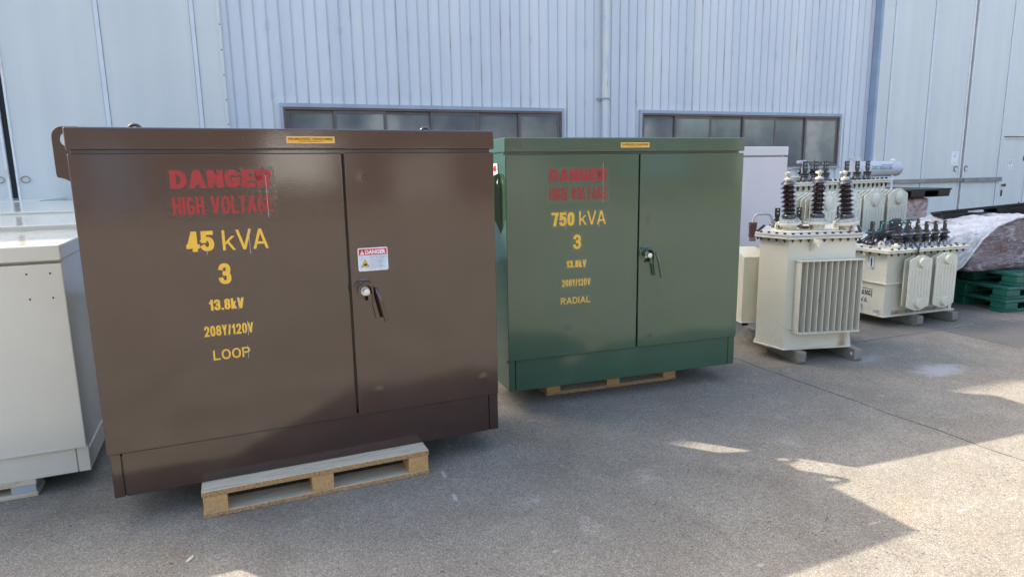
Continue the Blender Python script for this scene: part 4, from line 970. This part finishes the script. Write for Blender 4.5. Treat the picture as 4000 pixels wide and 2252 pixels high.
def mid_bushing(u, v, twist, pale):
    p = MB().lathe([(0.0,0.0),(0.040,0.0),(0.040,0.018),(0.034,0.024),(0.032,0.052),(0.035,0.056),(0.052,0.064),(0.057,0.070),(0.042,0.082),(0.032,0.087),(0.032,0.101),(0.037,0.105),(0.052,0.111),(0.057,0.117),(0.042,0.130),(0.032,0.136),(0.0,0.136)], n=22).build('bushing', M_PORC, B, smooth=60)
    p.location = (u, v, 0.735); p.rotation_euler = (0,0,twist)
    tm = MB().lathe([(0.0,0.136),(0.031,0.136),(0.031,0.149),(0.014,0.151),(0.0,0.151)], n=16)
    tm.prism([(-0.018,0.150),(0.018,0.150),(0.018,0.230),(-0.018,0.230)], -0.012, 0.006, 'y')
    o = tm.build('terminal', M_TERM, p)
    MB().lathe([(0.0,0.0),(0.008,0.0),(0.008,0.010),(0.0,0.011)], (0,-0.010,0.210), 6, Matrix.Rotation(R(90),3,'X')).build('terminal_bolt', M_STEEL, o)
    if pale: MB().lathe([(0.0,0.0),(0.012,0.0),(0.011,0.002),(0.0,0.002)], (0.010,-0.042,0.1245), 12, Matrix.Rotation(R(24),3,'X')).build('sticker_dot', M_STW, p)
    for a in (0.5, 2.2, 3.9, 5.3): link('clamp', clamp_me, p, (0.058*math.cos(a), 0.058*math.sin(a), 0.0))
    return p
for k in range(6):
    mid_bushing(0.221+0.1206*k, 0.105, random.uniform(-0.25,0.25), k in (0,3,4))
    mid_bushing(0.180+0.121*k, 0.360, random.uniform(-0.25,0.25), False)
eye_plate('lifting_lug', B, M_BEIGE, 0.060, 0.13, 0.735, 0.028, 0.036, 0.014, R(-20), 0.013)
MB().lathe([(0.0,0.735),(0.030,0.735),(0.030,0.750),(0.039,0.752),(0.039,0.766),(0.020,0.768),(0.014,0.782),(0.0,0.784)], (0.125,0.03,0), 18).build('filler_cap', M_BEIGE, B, smooth=40)
def bez(pts, n=8):
    out = []; P = [Vector(p) for p in pts]
    P = [P[0]*2-P[1]]+P+[P[-1]*2-P[-2]]
    for i in range(1, len(P)-2):
        for k in range(n):
            t = k/n; a, b, c, d = P[i-1], P[i], P[i+1], P[i+2]
            out.append(0.5*((2*b)+(c-a)*t+(2*a-5*b+4*c-d)*t*t+(3*b-a-3*c+d)*t*t*t))
    out.append(P[-2]); return out
Z = 0.735
for pts, r in (([(0.20,0.345,Z+0.21),(0.14,0.30,Z+0.20),(0.09,0.26,Z+0.13),(0.10,0.20,Z+0.06),(0.02,0.24,Z+0.03),(-0.04,0.30,Z+0.06)],0.008),
               ([(0.23,0.09,Z+0.20),(0.16,0.14,Z+0.17),(0.06,0.22,Z+0.12),(-0.02,0.26,Z+0.05),(0.0,0.34,Z+0.03)],0.009),
               ([(0.36,0.34,Z+0.19),(0.25,0.25,Z+0.15),(0.12,0.24,Z+0.12),(0.03,0.20,Z+0.10),(0.0,0.18,Z+0.03),(0.06,0.26,Z+0.02)],0.008),
               ([(0.28,0.22,Z+0.09),(0.18,0.22,Z+0.12),(0.08,0.24,Z+0.11),(0.0,0.28,Z+0.07),(-0.05,0.36,Z+0.02)],0.008),
               ([(0.42,0.24,Z+0.13),(0.30,0.23,Z+0.13),(0.20,0.24,Z+0.10),(0.10,0.30,Z+0.05)],0.008),
               ([(0.245,0.06,Z+0.115),(0.285,0.02,Z+0.085),(0.30,-0.03,Z+0.03),(0.275,-0.085,Z-0.005),(0.235,-0.095,Z-0.045)],0.009)):
    MB().tube([tuple(p) for p in bez(pts)], r, 8).build('cable', M_CABLE, B, smooth=60)
MB().tube([(0.235+0.012*math.cos(a), -0.095, Z-0.060+0.014*math.sin(a)) for a in [i*0.6283 for i in range(10)]], 0.003, 5, closed=True).build('cable_lug', M_BOLT, B)
for pts in ([(0.30,0.345,Z+0.20),(0.26,0.32,Z+0.19),(0.22,0.30,Z+0.14),(0.10,0.36,Z+0.12)], [(0.32,0.35,Z+0.21),(0.37,0.35,Z+0.215),(0.42,0.36,Z+0.20)], [(0.60,0.40,Z+0.19),(0.68,0.42,Z+0.22),(0.76,0.42,Z+0.225),(0.80,0.40,Z+0.21)], [(0.62,0.38,Z+0.12),(0.68,0.40,Z+0.18),(0.60,0.42,Z+0.20)]):
    MB().tube([tuple(p) for p in bez(pts)], 0.007, 6).build('cable', M_TEAL, B, smooth=60)
MB().box(0.54,0.66,0.45,0.452,Z+0.11,Z+0.235).build('barrier_board', flat('blue_grey_board', (0.06,0.09,0.11,1), 0.5), B)
radiator(B, 0.278, -0.125, 0.160, 0.278, 0.522, 0.055, 2, M_BEIGE)
radiator(B, 0.603, -0.125, 0.163, 0.268, 0.528, 0.055, 2, M_BEIGE)
gb = MB().box(-0.016,0.002,0.135,0.178,0.548,0.655).build('oil_gauge', M_STG, B, bevel=0.003)
MB().box(-0.019,-0.0155,0.150,0.163,0.563,0.640).build('gauge_glass', M_BLACK, gb)
MB().box(-0.030,0.002,0.285,0.42,0.29,0.43).build('junction_box', M_BEIGE, B, bevel=0.004)
hk = MB().prism([(0.002,0.700),(-0.060,0.700),(-0.060,0.660),(-0.045,0.660),(-0.030,0.675),(-0.018,0.660),(0.002,0.580)], 0.20, 0.22, 'y').build('lifting_hook', M_BEIGE, B)
MB().tube([(0.0,0.055,0.150),(-0.045,0.055,0.150)], 0.011, 10).lathe([(0.0,0.0),(0.018,0.0),(0.018,0.014),(0.0,0.014)], (-0.030,0.055,0.150), 8, Matrix.Rotation(R(-90),3,'Y')).build('drain_valve', M_GALV, B)
MB().tube([(0.0,0.26,0.175),(-0.05,0.24,0.175)], 0.014, 10).build('drain_valve', M_GALV, B)
SIDE = lambda p: (-0.0012, p[0], p[2])      # lettering on the left end wall, reading towards the front
def side_text(txt, v0, v1, z0, z1, mat, st):
    L_ = abs(v1-v0)
    return vinyl(txt, 0.0, L_, z0, z1, 0, mat, B, *st, fn=lambda a, b, l: (-0.0012-0.00004*l, v0+(v1-v0)*a/L_, b))
side_text('DONGBANG', 0.44, 0.150, 0.278, 0.325, M_BLACK, (0.0095,0.0105,0.005))
MB().box(-0.0022,-0.0010,0.140,0.30,0.338,0.343).box(-0.0022,-0.0010,0.136,0.142,0.266,0.343).build('logo_frame', M_BLACK, B)
MB().box(-0.0042,-0.0034,0.148,0.445,0.298,0.3025).build('logo_slit', M_BEIGE, B)
side_text('300kVA', 0.42, 0.185, 0.205, 0.252, M_BLACK, (0.0062,0.0066,0.006))
MB().box(-0.0042,-0.0034,0.27,0.36,0.238,0.244).build('red_mark', M_STR, B)
for (u, v0) in ((0.365,-0.03),(0.82,-0.03)):
    MB().prism([(-0.10,0.022),(-0.085,0.0),(0.62,0.0),(0.62,0.096),(-0.10,0.096)], u-0.04, u+0.035, 'x').build('skid_rail', M_SKID, B, bevel=0.005)
MB().box(0.10,0.84,-0.0015,0.0,0.112,0.150).build('dark_strip', flat('mottled_dark_paint', (0.26,0.24,0.20,1), 0.7, var=0.6, scale=18), B)  # mottled darker strip along the foot of the tank front

# ---- C: large transformer at the back
Cc = thing('oil_transformer', 'large cream transformer at the back with a row of four radiators', 'transformer', 5.257, 9.084, 55.0)
MB().box(-2.36,-0.10,0.04,0.80,0.12,1.27).build('tank', M_BEIGE, Cc, bevel=0.006)
MB().box(-2.455,0.0,0.0,0.86,1.272,1.292).build('tank_flange', M_BEIGE, Cc, bevel=0.003)
MB().box(-2.455,0.0,0.0,0.86,1.296,1.318).build('cover_plate', M_BEIGE, Cc, bevel=0.003)
MB().box(-2.45,-0.005,0.005,0.855,1.291,1.297).build('gasket', M_RUST, Cc)
for i in range(20): link('bolt', bolt_me, Cc, (-2.40+2.35*(i+0.5)/20, 0.035, 1.318), (0,0,0), (1.6,1.6,1.7))
for u in (-1.90,-1.667,-1.44,-0.935,-0.671,-0.40):
    p = MB().lathe([(0.0,0.0),(0.062,0.0),(0.056,0.03),(0.046,0.055),(0.052,0.062),(0.066,0.066),(0.050,0.080),(0.040,0.086),(0.0,0.086)], n=20).build('bushing', M_PORC, Cc, smooth=60)
    p.location = (u, 0.15, 1.318)
    tm = MB().lathe([(0.0,0.086),(0.052,0.086),(0.052,0.104),(0.0,0.105)], n=16)
    tm.prism([(-0.026,0.104),(0.026,0.104),(0.050,0.145),(0.050,0.245),(-0.050,0.245),(-0.050,0.145)], -0.006, 0.006, 'y')
    o = tm.build('terminal', M_TERM, p)
    tb_ = MB()
    for (a, b) in ((-0.022,0.17),(0.022,0.17),(-0.022,0.215),(0.022,0.215)): tb_.lathe([(0.0,-0.03),(0.009,-0.03),(0.009,0.012),(0.0,0.012)], (a,0,b), 8, Matrix.Rotation(R(90),3,'X'))
    tb_.build('terminal_bolt', M_GALV, o)
for (u0, u1) in ((-2.608,-2.197),(-2.104,-1.677),(-1.593,-1.055),(-0.986,-0.433)):
    pass
for u in (-2.36, -1.86, -1.30, -0.71): radiator(Cc, u, -0.42, 0.32, 0.50, 0.895, 0.34, 7, M_BEIGE)
MB().box(-2.44,-1.25,0.25,0.80,1.318,1.375).box(-2.40,-1.95,0.30,0.74,1.375,1.44).build('turret', M_BEIGE, Cc, bevel=0.005)
MB().tube([(-1.35,0.45,1.36),(-1.35,0.45,1.50),(-1.37,0.45,1.54),(-1.42,0.45,1.56),(-1.58,0.45,1.56)], 0.022, 10).tube([(-2.12,0.30,1.36),(-2.12,0.30,1.47),(-1.95,0.30,1.47)],0.012,8).tube([(-1.72,0.30,1.36),(-1.72,0.30,1.48),(-1.60,0.30,1.48),(-1.58,0.30,1.36)],0.012,8).build('oil_pipe', M_GALV, Cc, smooth=50)
for u in (-1.28,-1.02):
    m = MB(); pr = [(0.0,0.0),(0.05,0.0)]
    for k in range(3): pr += [(0.045,0.02+0.055*k),(0.095,0.035+0.055*k),(0.05,0.06+0.055*k)]
    pr += [(0.02,0.20),(0.012,0.27),(0.0,0.27)]
    m.lathe(pr, (0,0,0), 18).build('bushing', M_PORC, Cc, smooth=60).location = (u, 0.55, 1.318)
hcon = 66.0
ca = off(5.257, 9.084, 55.0, -0.27, 0.45)
# conservator drum, axis at its own angle on brackets; built in the transformer's local frame
lx = Vector((math.cos(R(55-hcon)), math.sin(R(55-hcon)), 0)); ly = Vector((-lx.y, lx.x, 0)); lz = Vector((0,0,1))
MD = Matrix(((ly.x, lz.x, lx.x),(ly.y, lz.y, lx.y),(ly.z, lz.z, lx.z)))
c0 = Vector((-0.27, 0.45, 1.452))
dm = MB().lathe([(0.0,0.0),(0.112,0.0),(0.112,0.012),(0.110,0.014),(0.110,0.92),(0.104,0.955),(0.085,0.985),(0.05,1.003),(0.0,1.008)], c0, 32, MD)
con = dm.build('conservator', paint('drum_paint', (0.46,0.48,0.53,1), 0.30, 0.5, 0.03), Cc, smooth=40)
def drum_pt(s, ang, r=0.1115):   # s along axis, ang round the drum from the front
    return c0+lx*s-ly*(r*math.cos(ang))+lz*(r*math.sin(ang))
V_, F_ = drawn('DONGBANG', 0.30, 0.70, -0.05, 0.37, 0.0125, 0.085, 0.008); m = MB(); m.v = [tuple(drum_pt(a, b, 0.1112+0.00004*l)) for a, b, l in V_]; m.f = F_; m.m = [0]*len(F_)
M_LOGO = flat('green_logo', (0.01,0.16,0.11,1), 0.4)
m.build('lettering', M_LOGO, con)
def strip(s0, s1, a0, a1, mat, r=0.1125):
    m = MB(); 
    m.v = [tuple(drum_pt(s0,a0,r)),tuple(drum_pt(s1,a0,r)),tuple(drum_pt(s1,a1,r)),tuple(drum_pt(s0,a1,r))]; m.f = [[0,1,2,3]]; m.m = [0]; return m.build('logo_frame', mat, con)
strip(0.50,0.73,0.50,0.55,M_LOGO); strip(0.715,0.73,-0.02,0.55,M_LOGO); strip(0.295,0.705,0.14,0.18,bpy.data.materials['drum_paint'],0.1133)
for s in (0.16, 0.50):
    o = eye_plate('lifting_lug', con, M_BEIGE, 0,0,0, 0.028, 0.040, 0.012, R(55-hcon), 0.014); o.location = c0+lx*s+lz*0.100
pt_ = drum_pt(0.86, math.pi/2, 0.11); MB().lathe([(0.0,-0.01),(0.05,-0.01),(0.05,0.008),(0.035,0.010),(0.022,0.028),(0.0,0.032)], pt_, 16).build('filler_cap', M_RUSTB, con)
MB().tube([tuple(c0+lz*0.108+lx*(0.01)-ly*0.05+Vector((0,0,0.05*math.sin(a)))+ly*(0.05*(1-math.cos(a)))) for a in [math.pi*i/10 for i in range(11)]], 0.010, 8).build('drum_pipe', M_GALV, con, smooth=50)
MB().box(c0.x+lx.x*0.74-0.025,c0.x+lx.x*0.74+0.025,c0.y+lx.y*0.74-0.09,c0.y+lx.y*0.74-0.075,1.0,1.36).box(c0.x+lx.x*0.12-0.025,c0.x+lx.x*0.12+0.025,c0.y-0.06,c0.y+0.06,1.30,1.36).box(-0.12,c0.x+lx.x*0.74+0.025,c0.y+lx.y*0.74-0.09,c0.y+lx.y*0.74+0.09,1.0,1.03).build('drum_bracket', M_STG, Cc)
for u in (-2.0, -0.5):
    MB().box(u-0.07,u+0.07,-0.1,0.95,0.0,0.12).build('skid_rail', M_SKID, Cc)

# ================================================================== GOODS AT THE RIGHT
def plastic_pallet(name, label, x, y, z, h, L, D, H, mat, deck, foot, taper, runner, group, gapw=None, lip=0.0):
    t = thing(name, label, 'pallet', x, y, h, z, group)
    MB().box(0,L,0,D,H-deck,H).box(0.0,L,-lip,0.0,H-deck*0.6,H).build('deck', mat, t, bevel=0.008) if lip else MB().box(0,L,0,D,H-deck,H).build('deck', mat, t, bevel=0.010, seg=3)
    if runner:
        r = MB()
        for yy in (0.02, (D-foot)/2, D-foot-0.02): r.box(0.0,L,yy,yy+foot,0.0,runner)
        r.build('runner', mat, t, bevel=0.006)
    for ix in range(3):
        for iy in range(3):
            fx = foot if ix != 1 else foot*1.15
            cx = (0.004+fx/2, L/2, L-0.004-fx/2)[ix]; cy = (0.004+foot/2, D/2, D-0.004-foot/2)[iy]
            a, b = fx/2, foot/2; ta, tb2 = a*taper, b*taper; z0, z1 = runner*0.98, H-deck+0.001
            MB().quadbox([(cx-ta,cy-tb2,z0),(cx+ta,cy-tb2,z0),(cx+ta,cy+tb2,z0),(cx-ta,cy+tb2,z0),(cx-a,cy-b,z1),(cx+a,cy-b,z1),(cx+a,cy+b,z1),(cx-a,cy+b,z1)]).build('foot', mat, t, bevel=0.012, seg=3)
    return t
GP = 'green plastic pallets stacked on the ground'
for i, (du, lab) in enumerate(((0.0,'green plastic pallet on the ground, bottom of the stack of three'),(0.012,'green plastic pallet in the middle of the stack of three'),(0.115,'green plastic pallet on top of its stack under wrapped goods'))):
    a = off(5.009, 6.481, 75, du, 0.0)
    plastic_pallet('plastic_pallet', lab, a[0], a[1], 0.1315*i+0.001*i, 75, 1.10, 1.10, 0.1315, M_GPAL, 0.036, 0.17, 1.0, 0.030, GP)

def rough_block(name, x0, x1, y0, y1, z0, z1, mat, parent, amp, rnd, seed, nx=26, nz=16, top=None, squash=0.0):
    """rounded, lumpy block: a subdivided box pushed around by smooth noise"""
    bm = bmesh.new(); bmesh.ops.create_cube(bm, size=1.0)
    bmesh.ops.subdivide_edges(bm, edges=bm.edges[:], cuts=18, use_grid_fill=True)
    for v in bm.verts:
        p = v.co*2.0; q = Vector(p); n8 = (abs(q.x)**8+abs(q.y)**8+abs(q.z)**8)**(1/8)
        q = q*(1-rnd)+q/n8*rnd
        X = x0+(q.x*0.5+0.5)*(x1-x0); Y = y0+(q.y*0.5+0.5)*(y1-y0); Zt = z1 if not top else top(X, Y); Zz = z0+(q.z*0.5+0.5)*(Zt-z0)
        d = mnoise.noise(Vector((X*5+seed, Y*5, Zz*6)))*amp+mnoise.noise(Vector((X*14+seed, Y*14, Zz*18)))*amp*0.4
        nn = Vector((q.x**5, q.y**5, max(0, q.z)**5)); nn = nn/(nn.length+1e-6); v.co = Vector((X, Y, Zz))+nn*d
    me = bpy.data.meshes.new(name); bm.to_mesh(me); bm.free(); me.materials.append(mat); me.shade_smooth()
    o = bpy.data.objects.new(name, me); col.objects.link(o)
    if parent: o.parent = parent
    return o
def lerp_tab(tab, x):
    for (a, b), (c, d) in zip(tab[:-1], tab[1:]):
        if x <= c: return b+(d-b)*max(0, min(1, (x-a)/(c-a)))
    return tab[-1][1]
W1 = thing('wrapped_goods', 'maroon goods bundled in clear stretch film on the green plastic pallets', 'wrapped pallet load', 5.05, 6.75, 75.0)
rough_block('load', -0.36, 0.95, 0.0, 0.95, 0.396, 0.90, M_WRAP, W1, 0.022, 0.30, 1.0, top=lambda X, Y: lerp_tab([(-0.6,0.74),(-0.2,0.80),(0.0,0.865),(0.15,0.905),(0.3,0.93),(0.6,0.94),(1.0,0.90)], X))

rough_block('stretch_film', -0.372, 0.962, -0.012, 0.962, 0.394, 0.94, M_FILM, W1, 0.030, 0.36, 3.0, top=lambda X, Y: lerp_tab([(-0.6,0.75),(-0.2,0.81),(0.0,0.872),(0.15,0.915),(0.3,0.945),(0.6,0.955),(1.0,0.915)], X))
# white tarpaulin over a pile to the left of the load
TP = thing('tarpaulin', 'crumpled white tarpaulin draped over the pile behind the wrapped maroon goods', 'tarpaulin', 5.05, 6.75, 75.0)
tm = MB(); nu, nv = 120, 70
zb = [(-1.4,0.30),(-0.62,0.34),(-0.47,0.46),(-0.36,0.60),(-0.25,0.74),(-0.08,0.86),(0.16,0.93),(0.5,0.965)]
zt_ = [(-1.4,0.74),(-0.6,0.78),(-0.2,0.84),(0.0,0.90),(0.2,0.945),(0.5,0.975)]
fv = [(-1.4,0.10),(-0.6,0.05),(-0.45,-0.02),(-0.2,-0.035),(0.5,-0.02)]
for i in range(nu+1):
    u = -1.4+1.9*i/nu
    for j in range(nv+1):
        s = j/nv; b, t_, f = lerp_tab(zb,u), lerp_tab(zt_,u), lerp_tab(fv,u); t_ = max(t_, b+0.006)
        if s < 0.45:
            q = s/0.45; v = f+0.06*q*q; z = b+(t_-b)*math.sin(q*math.pi/2)
        else:
            q = (s-0.45)/0.55; v = f+0.06+q*0.95; z = t_-0.03*q
        wr = mnoise.noise(Vector((u*7, v*5, z*7)))*0.026+mnoise.noise(Vector((u*19, v*15, z*20)))*0.014+mnoise.noise(Vector((u*16-z*12, 3, z*5)))*0.012
        tm.v.append((u+wr*0.4, v-abs(wr)*0.9 if s < 0.5 else v, z+wr*(0.8 if s > 0.3 else 0.3)))
for i in range(nu):
    for j in range(nv):
        a = i*(nv+1)+j; tm.f.append([a, a+nv+1, a+nv+2, a+1]); tm.m.append(0)
o = tm.build('sheet', M_TARP, TP); o.data.shade_smooth(); md = o.modifiers.new('thickness','SOLIDIFY'); md.thickness = 0.004
hem = MB(); P = []
for i in range(60):
    u = -0.62+1.1*i/59; P.append((u, lerp_tab(fv,u)-0.012+0.006*mnoise.noise(Vector((u*20,0,0))), lerp_tab(zb,u)+0.004+0.008*mnoise.noise(Vector((u*13,4,0)))))
hem.tube(P, 0.011, 6).build('hem', M_TARP, TP, smooth=60)
PL = thing('covered_load', 'brown boxed load showing below the white tarpaulin', 'wrapped pallet load', 5.05, 6.75, 75.0)
rough_block('load', -1.30, -0.46, 0.16, 0.95, 0.0, 0.66, M_WRAP, PL, 0.01, 0.4, 5.0)
# black pallet lying on the tarpaulin
bp = plastic_pallet('plastic_pallet', 'black plastic pallet lying tilted on top of the white tarpaulin', 4.86, 7.35, 0.862, 104, 1.36, 0.36, 0.125, M_BPLASTIC, 0.030, 0.26, 0.84, 0.012, 'black plastic pallets', lip=0.012)
bp.rotation_euler = (R(-6), R(-6.5), R(-14))
# wrapped bricks by the factory door with another black pallet on top
W2 = thing('wrapped_goods', 'tall stack of reddish bricks in clear film beside the factory door', 'wrapped pallet load', 6.83, 10.2, 65.0)
rough_block('load', -1.32, -0.38, 0.10, 1.0, 0.0, 1.012, M_WRAP2, W2, 0.022, 0.35, 9.0)
rough_block('stretch_film', -1.332, -0.368, 0.085, 1.01, 0.0, 1.012, M_FILM, W2, 0.026, 0.38, 4.0)
plastic_pallet('plastic_pallet', 'black plastic pallet on top of the film-wrapped brick stack', 6.83-1.56*math.sin(R(65)), 10.2-1.56*math.cos(R(65)), 1.015, 65, 1.56, 1.15, 0.125, M_BPLASTIC, 0.030, 0.30, 0.92, 0.006, 'black plastic pallets', lip=0.01)
# chip of wood on the ground near the camera
cp = MB().prism([(0,0),(0.012,-0.004),(0.018,0.03),(0.008,0.045),(0.002,0.02)], 0.0, 0.004, 'z').build('wood_chip', M_WOOD); cp.location = (-1.31, 2.36, 0.001)
tag(cp, 'tiny pale wood chip lying on the concrete near the camera', 'debris')
